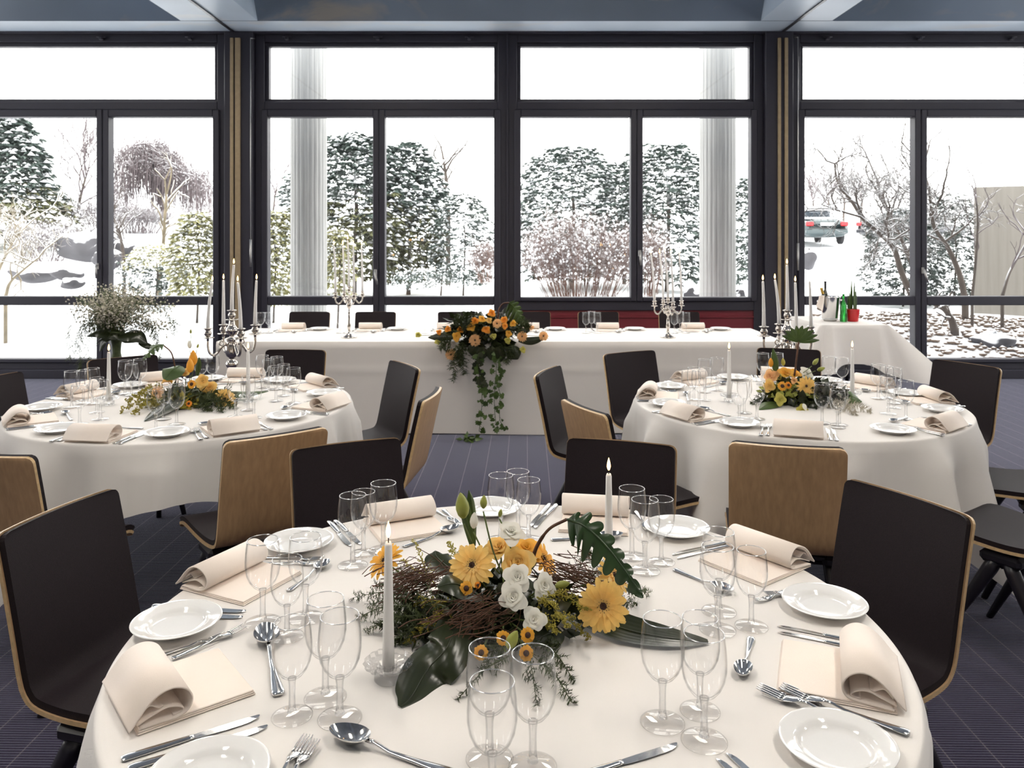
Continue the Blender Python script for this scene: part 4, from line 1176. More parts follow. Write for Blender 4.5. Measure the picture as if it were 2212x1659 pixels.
A.put('broad_leaf', leaf_mb([Q(990, 1320, 1.66), Q(968, 1395, 1.58), P(925, 1470) + Vector((0, 0, .022)), P(890, 1512) + Vector((0, 0, .006)), P(865, 1530) + Vector((0, 0, .002))], lambda t: .054 * sin(pi * (t * .86 + .12)) ** .8 * (1 - .2 * t) + .001, (.25, -.3, 1), .25, ribs=.0035, n=30), 'leaf', 'big dark leaf lying toward the camera')
A.put('strap_leaf', leaf_mb([P(1190, 1330) + Vector((0, 0, .04)), P(1270, 1348) + Vector((0, 0, .022)), P(1350, 1374) + Vector((0, 0, .014)), P(1440, 1390) + Vector((0, 0, .012)), P(1530, 1391) + Vector((0, 0, .004))], lambda t: .042 * sin(pi * (t * .82 + .16)) ** .7 + .001, (-.1, -.2, 1), -.12, ribs=.006, n=30), 'leaf', 'long dark strap leaf at the right')
A.put('broad_leaf', leaf_mb([Q(985, 1240, 1.84), Q(945, 1205, 1.88), Q(940, 1190, 1.9)], lambda t: .03 * sin(pi * (t * .9 + .08)) + .001, (0, -.4, 1), .2), 'leaf')
A.put('broad_leaf', leaf_mb([Q(1040, 1290, 1.7), Q(985, 1262, 1.66), Q(945, 1268, 1.64)], lambda t: .03 * sin(pi * (t * .9 + .08)) + .001, (0, -.5, 1), .2), 'leaf')
A.put('twig_nest', twigs_mb(Q(905, 1250, 1.78), (.085, .04, .035), A.rnd, 110, .0010, (.9, .1, .28)), 'twig', 'nest of thin brown twigs')
A.put('twig_nest', twigs_mb(Q(1030, 1328, 1.635), (.075, .03, .034), A.rnd, 110, .0010, (.8, .1, .25)), 'twig', 'nest of thin brown twigs')
A.put('twig_nest', twigs_mb(Q(1240, 1248, 1.80), (.075, .04, .038), A.rnd, 110, .0010, (.8, .1, -.30)), 'twig', 'nest of thin brown twigs')
def fern(a, b, L=.03, n=50, m='fern', lift=.012, **k):
    a, b = Vector(a), Vector(b)
    A.put('fern_spray', spray_mb([a, a.lerp(b, .5) + Vector((0, 0, lift)), b], L, A.rnd, n, **k), m)
for a, b, L in ((Q(900, 1290, 1.76), P(765, 1300) + Vector((0, 0, .01)), .05), (Q(890, 1310, 1.72), P(772, 1340) + Vector((0, 0, .006)), .045), (Q(900, 1330, 1.7), P(790, 1368) + Vector((0, 0, .004)), .04),
                (Q(905, 1300, 1.74), P(800, 1325) + Vector((0, 0, .02)), .055), (Q(910, 1340, 1.69), P(830, 1360) + Vector((0, 0, .01)), .05), (Q(895, 1280, 1.78), P(815, 1290) + Vector((0, 0, .03)), .05), (Q(930, 1350, 1.68), P(850, 1395) + Vector((0, 0, .004)), .045), (Q(960, 1310, 1.64), P(880, 1330) + Vector((0, 0, .02)), .05), (Q(930, 1270, 1.76), P(850, 1262) + Vector((0, 0, .03)), .05),
                (Q(1240, 1260, 1.84), Q(1275, 1195, 1.86), .04), (Q(1260, 1270, 1.82), Q(1320, 1222, 1.86), .04), (Q(1300, 1290, 1.75), P(1400, 1290) + Vector((0, 0, .01)), .04), (Q(1280, 1330, 1.7), P(1372, 1310) + Vector((0, 0, .01)), .04),
                (P(1170, 1420) + Vector((0, 0, .03)), P(1240, 1475) + Vector((0, 0, .003)), .03), (P(1165, 1450) + Vector((0, 0, .02)), P(1235, 1522) + Vector((0, 0, .004)), .035), (P(1100, 1450) + Vector((0, 0, .03)), P(990, 1512) + Vector((0, 0, .003)), .03),
                (P(1130, 1400) + Vector((0, 0, .05)), P(1160, 1530) + Vector((0, 0, .006)), .045), (Q(1100, 1380, 1.6), P(1050, 1450) + Vector((0, 0, .01)), .045)):
    fern(a, b, L, 54)
for a, b in ((Q(975, 1325, 1.64), P(882, 1398) + Vector((0, 0, .01))), (Q(965, 1300, 1.66), P(875, 1340) + Vector((0, 0, .02))), (Q(1180, 1285, 1.7), Q(1268, 1318, 1.68)), (Q(1190, 1330, 1.66), P(1270, 1388) + Vector((0, 0, .01))), (Q(1160, 1290, 1.68), Q(1225, 1352, 1.62)), (Q(1150, 1330, 1.65), Q(1200, 1365, 1.62))):
    A.put('goldenrod', golden_mb([a, a.lerp(b, .5) + Vector((0, 0, .012)), b], .028, A.rnd, 28), 'fern2')
for a, b in ((Q(930, 1260, 1.82), Q(895, 1168, 1.86)), (Q(940, 1260, 1.8), Q(868, 1210, 1.84)), (Q(990, 1210, 1.82), Q(970, 1172, 1.86))):
    A.put('goldenrod', golden_mb([a, a.lerp(b, .5), b], .022, A.rnd, 22, .0016), 'lime')
A.put('dark_leaf', leaf_mb([Q(1150, 1390, 1.6), P(1190, 1400) + Vector((0, 0, .03)), P(1208, 1408) + Vector((0, 0, .01))], lambda t: .03 * sin(pi * (t * .9 + .08)) + .001, (0, -.3, 1), .2), 'leaf')

# ---- centrepiece of the left table
c = P(400, 872)
A = Arr('flower_centrepiece', (c.x, c.y, TZ + .001), 'low flower centrepiece with yellow tulip and heart leaf on the left table', seed=9); fl = A.flower; core = Vector((c.x, c.y, TZ + .04)); D = c.y
A.put('foam_block', MB().box((c.x, c.y, TZ + .026), (.17, .10, .048), bev=.01), 'leaf')
A.put('foliage', tuft_mb((c.x + .02, c.y, TZ + .01), (.20, .13, .075), A.rnd, 360, .05, .016), 'fern')['kind'] = 'stuff'
A.put('foliage', tuft_mb((c.x - .02, c.y - .08, TZ + .01), (.15, .09, .05), A.rnd, 200, .04, .010), 'fern2')['kind'] = 'stuff'
fl('rose', Q(438, 823, D - .06), (.2, -.7, .6), .040, 'palegold', 'large pale gold rose', core); fl('rose', Q(398, 806, D), (-.1, -.5, .8), .036, 'palegold', None, core)
fl('rose', Q(365, 820, D + .03), (-.3, -.4, .7), .042, 'yel', None, core); fl('rose', Q(452, 838, D), (.4, -.6, .5), .045, 'palegold', None, core)
fl('sun', Q(414, 830, D - .14), (0, -.9, .3), .022, 'yel'); fl('sun', Q(408, 872, D - .16), (0, -.9, .3), .016, 'orange')
fl('gerbera', Q(485, 862, D - .05), (.5, -.7, .4), .055, 'palegold', 'peach gerbera at the right end', core); fl('gerbera', Q(340, 850, D - .06), (-.3, -.8, .4), .042, 'peach', None, core)
fl('bud', Q(418, 790, D - .05), (0, -.05, 1), .040, 'yel', 'upright yellow tulip', core); fl('bud', Q(411, 805, D - .1), (0, -.05, 1), .036, 'yel', None, core)
fl('bud', Q(410, 753, D), (-.1, 0, 1), .022, 'white', None, Q(416, 785, D)); fl('bud', Q(412, 721, D), (0, 0, 1), .012, 'bud', None, Q(412, 752, D)); fl('bud', Q(426, 752, D), (.3, 0, 1), .012, 'bud', None, Q(420, 790, D))
A.put('tulip_leaf', leaf_mb([Q(425, 812, D), Q(428, 790, D), Q(430, 772, D)], lambda t: .014 * sin(pi * (t * .85 + .12)) + .001, (0, -1, .2), .4), 'leaf2')
A.put('heart_leaf', leaf_mb([Q(388, 790, D), Q(372, 800, D - .05), Q(356, 820, D - .08)], lambda t: .062 * sin(pi * (t * .9 + .07)) ** .7 + .001, (-.2, -.8, .5), .15), 'leaf2', 'rounded heart leaf')
A.put('leaf_stem', MB().tube(spline([Q(378, 792, D), Q(370, 762, D), Q(352, 745, D)], 6), .004, 6), 'twig')
A.put('split_leaf', monstera_mb([Q(354, 744, D), Q(335, 750, D - .03), Q(318, 766, D - .05), Q(308, 778, D - .06)], .05, .04, (-.2, -.5, .8), 5), 'leaf2', 'arching split leaf')
A.put('broad_leaf', leaf_mb([P(385, 880) + Vector((0, 0, .05)), P(355, 893) + Vector((0, 0, .03)), P(312, 911) + Vector((0, 0, .003))], lambda t: .05 * sin(pi * (t * .86 + .12)) + .001, (0, -.3, 1), .2), 'leaf', 'dark leaf lying toward the camera')
A.put('broad_leaf', leaf_mb([Q(465, 845, D + .1), Q(520, 850, D + .1), Q(580, 845, D + .12)], lambda t: .035 * sin(pi * (t * .86 + .12)) + .001, (0, -.3, 1), .2), 'leaf2')
for a, b in ((Q(350, 860, D), P(262, 893)), (Q(345, 850, D), P(275, 872)), (Q(350, 868, D - .1), P(290, 898)), (Q(360, 845, D), P(300, 858))):
    A.put('goldenrod', golden_mb([a, a.lerp(b, .5) + Vector((0, 0, .03)), b + Vector((0, 0, .015))], .05, A.rnd, 30, .0045), 'fern2')
for a, b in ((Q(450, 860, D), P(505, 885)), (Q(460, 860, D - .06), P(480, 892)), (Q(430, 865, D - .1), P(450, 890)), (Q(470, 850, D), P(510, 870))):
    A.put('fern_spray', spray_mb([a, a.lerp(b, .5) + Vector((0, 0, .02)), b + Vector((0, 0, .01))], .07, A.rnd, 44, .025, .002), 'fern')
# ---- centrepiece of the right table
c = P(1735, 868)
A = Arr('flower_centrepiece', (c.x, c.y, TZ + .001), 'flower centrepiece with big peach gerbera and fan leaf on the right table', seed=13); fl = A.flower; core = Vector((c.x, c.y, TZ + .04)); D = c.y
A.put('foam_block', MB().box((c.x, c.y, TZ + .026), (.17, .10, .048), bev=.01), 'leaf')
A.put('foliage', tuft_mb((c.x, c.y - .02, TZ + .01), (.21, .14, .10), A.rnd, 420, .055, .02), 'leaf')['kind'] = 'stuff'
A.put('foliage', tuft_mb((c.x - .06, c.y - .04, TZ + .05), (.16, .10, .06), A.rnd, 160, .04, .012), 'bud')['kind'] = 'stuff'
fl('gerbera', Q(1741, 834, D - .12), (.05, -.95, .2), .050, 'palegold', 'big peach gerbera facing out', core)
fl('rose', Q(1665, 813, D), (-.4, -.7, .5), .045, 'peach', None, core); fl('rose', Q(1698, 806, D - .04), (0, -.6, .8), .042, 'yel', None, core); fl('rose', Q(1716, 808, D + .04), (.1, -.5, .8), .04, 'yel', None, core)
fl('lis', Q(1742, 806, D + .02), (.2, -.6, .7), .042, 'white', None, core); fl('rose', Q(1662, 833, D - .08), (-.4, -.8, .3), .036, 'palegold', None, core)
fl('sun', Q(1690, 834, D - .12), (-.1, -.9, .3), .024, 'yel'); fl('sun', Q(1703, 832, D - .12), (.1, -.9, .3), .018, 'orange'); fl('rose', Q(1714, 822, D - .1), (0, -.9, .3), .020, 'peach')
fl('rose', Q(1733, 888, D - .2), (.1, -.85, .4), .036, 'lime', 'yellow green bloom at the front', core); fl('rose', Q(1685, 862, D - .16), (-.2, -.9, .3), .034, 'lime', None, core)
fl('rose', Q(1681, 815, D + .02), (-.2, -.6, .7), .032, 'lime', None, core)
fl('bud', Q(1665, 793, D), (0, 0, 1), .024, 'yel', None, core); fl('bud', Q(1692, 790, D), (-.05, 0, 1), .02, 'lime', None, core); fl('bud', Q(1735, 872, D - .2), (.1, -.6, -.6), .02, 'white')
fl('bud', Q(1756, 788, D), (.6, 0, .7), .022, 'bud', None, Q(1735, 805, D)); fl('bud', Q(1765, 800, D), (.9, 0, .3), .022, 'bud', None, Q(1735, 812, D))
A.put('tulip_leaf', leaf_mb([Q(1677, 808, D), Q(1675, 780, D), Q(1670, 753, D)], lambda t: .018 * sin(pi * (t * .85 + .12)) + .001, (0, -1, .2), .4), 'leaf2')
A.put('leaf_stem', MB().tube(spline([Q(1716, 812, D), Q(1720, 780, D), Q(1725, 738, D)], 6), .0045, 6), 'twig')
fan = MB()
for k in range(9):
    a = radians(-75 + 150 * k / 8 + 8); b0 = Q(1725, 738, D)
    fan.join(leaf_mb([b0, b0 + Vector((sin(a) * .055, -.01, cos(a) * .055)), b0 + Vector((sin(a) * .10, -.02, cos(a) * .085))], lambda t: .012 * sin(pi * (t * .85 + .12)) + .001, (0, -1, .3), .2, 4))
A.put('fan_leaf', fan, 'leaf2', 'upright fan-shaped leaf')
A.put('broad_leaf', leaf_mb([Q(1800, 858, D), Q(1835, 855, D - .04), P(1862, 872) + Vector((0, 0, .01))], lambda t: .05 * sin(pi * (t * .86 + .12)) + .001, (0, -.6, 1), .2), 'leaf2')
A.put('broad_leaf', leaf_mb([Q(1690, 870, D - .1), P(1660, 882) + Vector((0, 0, .02)), P(1640, 886) + Vector((0, 0, .003))], lambda t: .03 * sin(pi * (t * .86 + .12)) + .001, (0, -.4, 1), .2), 'leaf2')
for a, b in ((Q(1800, 870, D - .1), P(1880, 893)), (Q(1790, 876, D - .12), P(1850, 898)), (Q(1680, 850, D), P(1625, 874))):
    A.put('fern_spray', spray_mb([a, a.lerp(b, .5) + Vector((0, 0, .02)), b + Vector((0, 0, .01))], .05, A.rnd, 44, .022, .002), 'gyp' if a.x > 1.45 else 'fern')
# ---- head table centrepiece with trailing ivy
D = HY0 - .06
c = Q(1045, 733, D)
A = Arr('flower_centrepiece', (c.x, HY0 + .1, TZ + .001), 'large orange flower centrepiece trailing ivy over the head table front', seed=21); fl = A.flower; core = Vector((c.x, HY0 + .08, TZ + .07))
A.put('foam_block', MB().box((c.x, HY0 + .12, TZ + .05), (.3, .16, .09), bev=.02), 'leaf')
A.put('foliage', tuft_mb((c.x, HY0 + .08, TZ + .06), (.33, .15, .17), A.rnd, 420, .09, .026), 'leaf')['kind'] = 'stuff'
A.put('foliage', tuft_mb((c.x + .02, HY0 - .03, TZ - .02), (.20, .05, .07), A.rnd, 90, .10, .028, -1), 'leaf')['kind'] = 'stuff'
for x, y, s in ((1026, 735, 14), (974, 766, 13), (1128, 727, 12), (1074, 699, 11), (1174, 726, 11)):
    fl('gerbera', Q(x, y, D - .06), (A.rnd.uniform(-.25, .25), -.95, .2), s * D / F, 'peach', 'peach gerbera', core)
for x, y, s, m in ((1062, 677, 10, 'orange'), (1050, 712, 10.5, 'orange'), (986, 728, 12, 'yel'), (1026, 694, 10, 'orange'), (1041, 690, 9, 'yel'), (1089, 692, 10, 'orange'), (1109, 699, 9, 'yel'), (968, 711, 8, 'orange'), (948, 718, 7, 'orange'), (1018, 707, 11, 'yel'), (1090, 705, 8, 'orange'), (1099, 721, 9, 'yel'), (994, 713, 8, 'orange'), (1056, 692, 8, 'palegold'), (1148, 708, 7, 'peach')):
    fl('rose', Q(x, y, D - .02 - A.rnd.uniform(0, .04)), (A.rnd.uniform(-.3, .3), -.85, .4), s * D / F, m, None, core)
for x, y, s in ((904, 724, 7.5), (946, 738, 7.5), (1066, 727, 8), (1096, 736, 8.5), (1129, 756, 8)):
    fl('rose', Q(x, y, D - .05), (A.rnd.uniform(-.3, .3), -.9, .3), s * D / F, 'lime', 'yellow green rose', core)
A.put('leaf_stem', MB().tube(spline([Q(1076, 690, D), Q(1078, 668, D), Q(1087, 656, D), Q(1100, 654, D)], 6), .006, 6), 'twig')
A.put('split_leaf', monstera_mb([Q(1099, 653, D), Q(1112, 665, D), Q(1124, 684, D - .03), Q(1138, 707, D - .05)], .13, .05, (-.5, -.75, .3), 6), 'leaf2', 'drooping split leaf')
for pts, w in (([(1030, 745), (1022, 757), (1019, 768)], .045), ([(1098, 750), (1112, 765), (1119, 776)], .06), ([(1060, 750), (1062, 765), (1060, 778)], .05), ([(980, 728), (950, 728), (925, 729)], .03), ([(1120, 735), (1150, 736), (1180, 728)], .03), ([(1040, 750), (1040, 765), (1038, 778)], .05), ([(1075, 750), (1080, 768), (1082, 782)], .05)):
    A.put('broad_leaf', leaf_mb([Q(x, y, D - .05) for x, y in pts], lambda t, w=w: w * sin(pi * (t * .86 + .12)) + .002, (.1, -1, .3), .2), 'leaf')
for a, b in (((1000, 715), (985, 685)), ((1005, 710), (1010, 678)), ((985, 745), (977, 820)), ((992, 745), (1003, 805)), ((975, 735), (955, 752)), ((1110, 745), (1092, 780)), ((1115, 705), (1140, 704)), ((1000, 740), (992, 790))):
    A.put('fern_spray', spray_mb([Q(a[0], a[1], D - .04), Q((a[0] + b[0]) / 2, (a[1] + b[1]) / 2 - 2, D - .08), Q(b[0], b[1], D - .07)], .10, A.rnd, 46, .04, .003), 'fern')
def ivy(pts, n, big=1.):
    pp = spline([Q(x, y, D - .06 - .01 * (i % 2)) for i, (x, y) in enumerate(pts)], 10); mb = MB()
    mb.tube(pp, .0025, 5)
    for i in range(n):
        p = pp[int(i / n * (len(pp) - 1))]; a = A.rnd.uniform(0, 6.28); L = A.rnd.uniform(.014, .030) * big
        ctr = p + Vector((cos(a) * .03, -.012 - A.rnd.uniform(0, .02), sin(a) * .02 - .01)); q = A.rnd.uniform(0, 6.28); tl = Vector((A.rnd.uniform(-.5, .5), 0, A.rnd.uniform(-.5, .5)))
        out = [(0, -.7), (.55, -.75), (.95, -.15), (.5, .0), (.62, .45), (.2, .38), (0, 1.), (-.2, .38), (-.62, .45), (-.5, 0), (-.95, -.15), (-.55, -.75)]
        vs = [ctr] + [ctr + Vector(((u * cos(q) - v * sin(q)) * L, (u * tl.x + v * tl.z) * L * .6, (u * sin(q) + v * cos(q)) * L)) for u, v in out]
        mb.add(vs, [(0, k + 1, (k + 1) % 12 + 1) for k in range(12)])
        mb.tube([p, ctr], .0012, 3, cap=False)
    A.put('ivy_strand', mb, 'leaf' if big > 1 else 'leaf2')
ivy([(1036, 760), (1034, 790), (1040, 820), (1041, 850), (1040, 890), (1035, 932)], 34); ivy([(1033, 762), (1031, 785), (1036, 815), (1042, 832)], 30, 1.15)
ivy([(1070, 765), (1072, 800), (1068, 850), (1069, 895), (1075, 922), (1090, 925)], 30); ivy([(1082, 770), (1080, 790), (1082, 815), (1077, 830)], 12); ivy([(1042, 830), (1056, 845), (1066, 846)], 12); ivy([(1075, 830), (1080, 855), (1079, 900), (1083, 915)], 12)
cl = MB(); lp = P(1014, 953, .0)
cl.join(tuft_mb((lp.x, lp.y, .012), (.06, .035, .02), A.rnd, 26, .05, .022, .004))
tag(obj('ivy_cutting', cl, M['leaf2'], None), 'fallen ivy cutting on the carpet below the head table', 'leaf cutting')

# ---- gypsophila on a stand, behind the left table
D = 6.3
c = Q(252, 700, D); base = Vector((c.x, D, 0))
st = empty('flower_stand', base); tag(st, 'slim dark pedestal under the white flower cloud behind the left table', 'stand')
obj('shaft', MB().lathe([(.03, .02), (.028, .04), (.022, .10), (.022, .60), (.05, .615)], 16), M['black'], st)
obj('base', MB().lathe([(0, 0), (.16, 0), (.16, .012), (.04, .026), (0, .026)], 24, cap=False), M['black'], st); obj('top', MB().lathe([(0, .612), (.10, .612), (.10, .628), (0, .628)], 24, cap=False), M['black'], st)
A = Arr('flower_vase', (c.x, D, .629), 'tall vase of white gypsophila with drooping fern before the left window', 'vase', seed=31)
zv = A.c.z
A.put('vase', MB().lathe([(0, 0), (.06, 0), (.062, .006), (.04, .02), (.030, .07), (.034, .13), (.05, .20), (.066, .235), (.060, .238), (.045, .2), (.02, .14), (0, .1)], 24, cap=False), 'fern', None, loc=A.c)
gm = MB(); stm = MB()
for i in range(84):
    px = 258 + A.rnd.gauss(0, 58); px = min(max(px, 156), 372); top = 606 + abs(px - 250) * .34 + A.rnd.uniform(0, 80)
    tip = Q(px, top, D + A.rnd.uniform(-.16, .16)); root_ = Q(252 + A.rnd.uniform(-8, 8), 725, D)
    mid = root_.lerp(tip, .55) + Vector((0, 0, .05)); pts = spline([root_, mid, tip], 6)
    stm.tube(pts, [.0022] * 7 + [.0014] * 6, 4, cap=False)
    for q in range(34):
        t = A.rnd.uniform(.35, 1.); b = pts[int(t * 12)] + Vector((A.rnd.gauss(0, .035), A.rnd.gauss(0, .035), A.rnd.gauss(0, .03))); r = A.rnd.uniform(.0045, .010)
        gm.add([b + Vector(v) * r for v in ((1, 0, 0), (-1, 0, 0), (0, 1, 0), (0, -1, 0), (0, 0, 1), (0, 0, -1))], [(0, 2, 4), (2, 1, 4), (1, 3, 4), (3, 0, 4), (2, 0, 5), (1, 2, 5), (3, 1, 5), (0, 3, 5)], 0, False)
        if q % 2 == 0: stm.tube([pts[int(t * 12)], b], .0009, 3, cap=False)
A.put('gypsophila', gm, 'gyp', 'cloud of tiny white blossom')['kind'] = 'stuff'
A.put('flower_stem', stm, 'stemg')['kind'] = 'stuff'
for pts, w in (([(255, 728), (290, 722), (318, 742)], .07), ([(250, 728), (215, 718), (188, 726)], .05), ([(255, 730), (240, 722), (212, 736)], .05), ([(258, 728), (280, 728), (300, 738)], .06), ([(300, 740), (318, 746), (330, 756)], .03), ([(245, 728), (225, 735), (215, 760)], .04)):
    A.put('broad_leaf', leaf_mb([Q(x, y, D - .08) for x, y in pts], lambda t, w=w: w * sin(pi * (t * .86 + .12)) + .002, (0, -.6, 1), .2), 'leaf')
for pts in (((240, 720), (190, 690), (160, 740), (148, 775)), ((238, 722), (185, 700), (172, 760), (178, 790)), ((240, 722), (205, 705), (190, 750), (195, 785)), ((262, 720), (310, 690), (335, 730), (348, 770)), ((258, 715), (330, 660), (372, 690), (376, 720)), ((250, 715), (180, 655), (155, 700), (150, 740)), ((240, 720), (200, 690), (175, 720), (165, 760)), ((262, 720), (320, 700), (340, 720), (340, 750))):
    A.put('fern_spray', spray_mb([Q(x, y, D + A.rnd.uniform(-.1, .1)) for x, y in pts], .12, A.rnd, 60, .045, .0016, .4), 'fern')

# ================================================================= DRINKS TABLE
D = 8.15
b = Q(1793, 692, D); b.z = TZ
M['bot_dark'] = mat('dark_bottle_glass', (.008, .012, .006), .06, var=.1, coat=.5); M['bot_green'] = mat('bright_green_bottle_glass', (.03, .33, .05), .05, var=.1, trans=.75); M['gold'] = mat('gold_foil', (.6, .38, .08), .3, 1.); M['pot'] = mat('glossy_red_pot', (.50, .012, .015), .18, var=.06)
bk = empty('ice_bucket', (b.x, b.y, TZ + .018)); tag(bk, 'steel ice bucket on a saucer on the drinks table', 'ice bucket')
obj('bucket', MB().lathe([(0, 0), (.075, 0), (.078, .006), (.094, .21), (.100, .222), (.101, .228), (.096, .229), (.090, .21), (.074, .012), (0, .012)], 36, cap=False), M['steel'], bk)
for s in (-1, 1):
    obj('handle', MB().tube(spline([(s * .092, 0, .19), (s * .125, 0, .185), (s * .122, 0, .15), (s * .088, 0, .145)], 5), .006, 8), M['steel'], bk)
tag(link('plate', PLM, None, (b.x, b.y, TZ + .0006), None, 1.05), 'white saucer plate under the ice bucket on the drinks table', 'plate')
def bottle(p, rz, tilt, m, lab, h=.30, foil=None, hp=0, nm='bottle', r=.038):
    o = empty(nm, p); o.rotation_euler = (0, tilt, rz); tag(o, lab, 'bottle')
    obj('glass_body', MB().lathe([(0, 0), (r * .95, 0), (r, .006), (r, h * .56), (r * .8, h * .66), (r * .42, h * .76), (r * .36, h * .80), (r * .36, h * .985), (r * .45, h * .985), (r * .45, h), (0, h)], 20, cap=False), m, o)
    if foil: obj('neck_foil', MB().lathe([(r * .39, h * .80), (r * .39, h * .975), (r * .47, h * .98), (r * .47, h + .001), (0, h + .002)], 16, cap=False), foil, o)
    return o
bottle((b.x - .01, b.y + .01, TZ + .034), 0, radians(-14), M['bot_dark'], 'dark bottle with gold neck leaning left in the ice bucket', .305, M['gold'], r=.036)
bottle((b.x - .030, b.y + .046, TZ + .034), 0, radians(0), M['bot_dark'], 'dark bottle with slim neck standing upright in the ice bucket', .36, M['black'], r=.030)
g = Q(1822, 689, D - .08); bottle((g.x, g.y, TZ + .001), 0, 0, M['bot_green'], 'bright green bottle beside the red plant pot', .275, None, r=.034)
tw = MB()
def twf(u, v):
    a = lerp(radians(75), radians(215), v); r = .104 + .012 * sin(v * 19) + .02 * u * u
    return (b.x + r * cos(a) * (1 + .10 * u), b.y + r * sin(a) - .02, TZ + .018 + .236 - .17 * u * (.8 + .2 * sin(v * 7)))
tw.grid(lambda u, v: twf(u, v), 12, 30)
tw.grid(lambda u, v: (lerp(twf(0, v)[0], b.x - .02, u), lerp(twf(0, v)[1], b.y - .02, u), TZ + .018 + .236 + .012 * sin(u * pi) - .06 * u * u), 6, 30)
tag(obj('towel', tw, M['napkin']), 'white serving cloth hanging over the left rim of the ice bucket', 'towel')
p_ = Q(1842, 687, D - .05); pr = empty('potted_plant', (p_.x, p_.y, TZ + .001)); tag(pr, 'red pot with upright spiky green leaves on the drinks table', 'potted plant')
obj('pot', MB().lathe([(0, 0), (.048, 0), (.052, .004), (.058, .05), (.066, .118), (.068, .124), (.062, .125), (.058, .112), (0, .108)], 28, cap=False), M['pot'], pr)
obj('soil', MB().lathe([(0, .112), (.059, .110)], 20, cap=False), M['twig'], pr)
rr = random.Random(3)
for x, y, h, w in ((-.03, 0, .20, .010), (-.008, .01, .31, .013), (.012, -.01, .30, .012), (.034, .005, .22, .010), (.0, -.03, .2, .009), (-.04, .015, .17, .008)):
    obj('spike_leaf', MB().lathe([(w * .7, .105), (w, .15), (w * .9, .105 + h * .6), (w * .3, .105 + h * .95), (0, .105 + h)], 8, c=(x, y, 0), cap=False), M['leaf2'], pr)
# ================================================================= PLACES AT THE OTHER TABLES
def places(C, seats, tname, gname):
    for ang, where, twist in seats:
        def at(a, r): return C + Vector((cos(radians(a)) * r, sin(radians(a)) * r, TZ))
        tl = '%s, %s' % (tname, where)
        napkin(None, None, 'rolled napkin on the ' + tl, 'napkins on the ' + gname, a=at(ang, .80), b=C + Vector((cos(radians(ang + twist)) * .58, sin(radians(ang + twist)) * .58, TZ)))
        plate(0, 0, 'white plate on the ' + tl, 'plates on the ' + gname, at=at(ang - 21.5, .675))
        A_ = Vector((cos(radians(ang)), sin(radians(ang)), 0)); T_ = Vector((-A_.y, A_.x, 0))
        def loc(r, s): return C + A_ * r + T_ * s + Vector((0, 0, TZ))
        g_ = 'cutlery on the ' + gname
        cutlery('fork', 0, 0, 'fork nearer the plate, ' + tl, g_, a=loc(.80, -.152), b=loc(.60, -.142), dz=.001)
        cutlery('fork', 0, 0, 'fork nearer the napkin, ' + tl, g_, a=loc(.79, -.126), b=loc(.59, -.118), dz=.001)
        cutlery('knife', 0, 0, 'knife nearer the napkin, ' + tl, g_, a=loc(.79, .125), b=loc(.565, .122))
        cutlery('knife', 0, 0, 'outer knife, ' + tl, g_, a=loc(.79, .150), b=loc(.57, .145))
        cutlery('spoon', 0, 0, 'spoon beyond the napkin, ' + tl, g_, a=loc(.53, .09), b=loc(.545, -.10))
places(LT, ((-98, 'before the cut off wooden chair back', 0), (-54, 'before the whole wooden chair back', 0), (-8, 'before the pale edge-on chair', 6), (41, 'before the sideways dark chair', 0),
            (86, 'at the far side by the head table', 0), (124, 'far side under the gypsophila vase', 0), (160, 'at its far left side', 0), (214, 'at the left picture edge', 0)), 'left table', 'left round table')
places(RT, ((-108, 'before the broad wooden chair back', 0), (-151, 'before the low pale chair back', 0), (168, 'before the dark chair with wooden side edge', 0), (123, 'far side before the head table', 0),
            (78, 'far side under the tall candelabrum', 0), (36, 'before the far right dark chair', 0), (2, 'at its right end', 0), (-51, 'front right beside the hanging cloth corner', 0)), 'right table', 'right round table')
def trio(rims, labs, tname, gname):
    for i, (x, y) in enumerate(rims):
        h = .18 if i != 2 else .168
        v = (y - HY) / (1 - h / (HC - TZ))
        glass(x, HY + v, '%s wine glass %s, %s' % (('left', 'middle', 'right')[sorted(range(len(rims)), key=lambda k: rims[k][0]).index(i)] if len(rims) == 3 else ('left', 'right')[i], labs, tname), 'wine glasses on the ' + gname, h)
for rims, lab in (
    (((155, 802), (199, 796), (180, 800)), 'of the trio before the far left napkin'), (((172, 831), (217, 822), (209, 816)), 'of the trio beside the left candle'),
    (((270, 779), (302, 776), (284, 786)), 'of the trio behind the left candle'), (((336.7, 841), (381.5, 831), (353, 828)), 'of the front trio before the flowers'),
    (((434, 768), (459, 767)), 'of the pair behind the tulip'), (((567, 768), (598, 771), (580, 776)), 'of the tall trio right of the right candle'),
    (((596, 791), (634, 795), (613, 787)), 'of the trio before the far dark chair'), (((509, 818), (548, 820), (536, 812)), 'of the trio in front of the right candle')):
    trio(rims, lab, 'left table', 'left round table')
for rims, lab in (
    (((1522, 776), (1549, 773), (1523, 795)), 'of the far left trio, left of the candle'), (((1488, 801), (1510, 800), (1499, 794)), 'of the trio before the low pale chair'),
    (((1597, 826), (1635, 822), (1608, 817)), 'of the front trio left of the flowers'), (((1776, 829), (1813, 832), (1809, 842)), 'of the front trio right of the gerbera'),
    (((1648, 763), (1679, 763)), 'of the far pair behind the tulip buds'), (((1790, 770), (1819, 773)), 'of the far pair left of the right candle'),
    (((1897, 787), (1932, 795), (1915, 791)), 'of the far right trio'), (((1919, 813), (1957, 822), (1931, 808)), 'of the trio nearest the right end')):
    trio(rims, lab, 'right table', 'right round table')
HS = ('before the first chair', 'before the second chair', 'left of the flowers', 'right of the flowers', 'before the fifth chair', 'beside the right candelabrum')
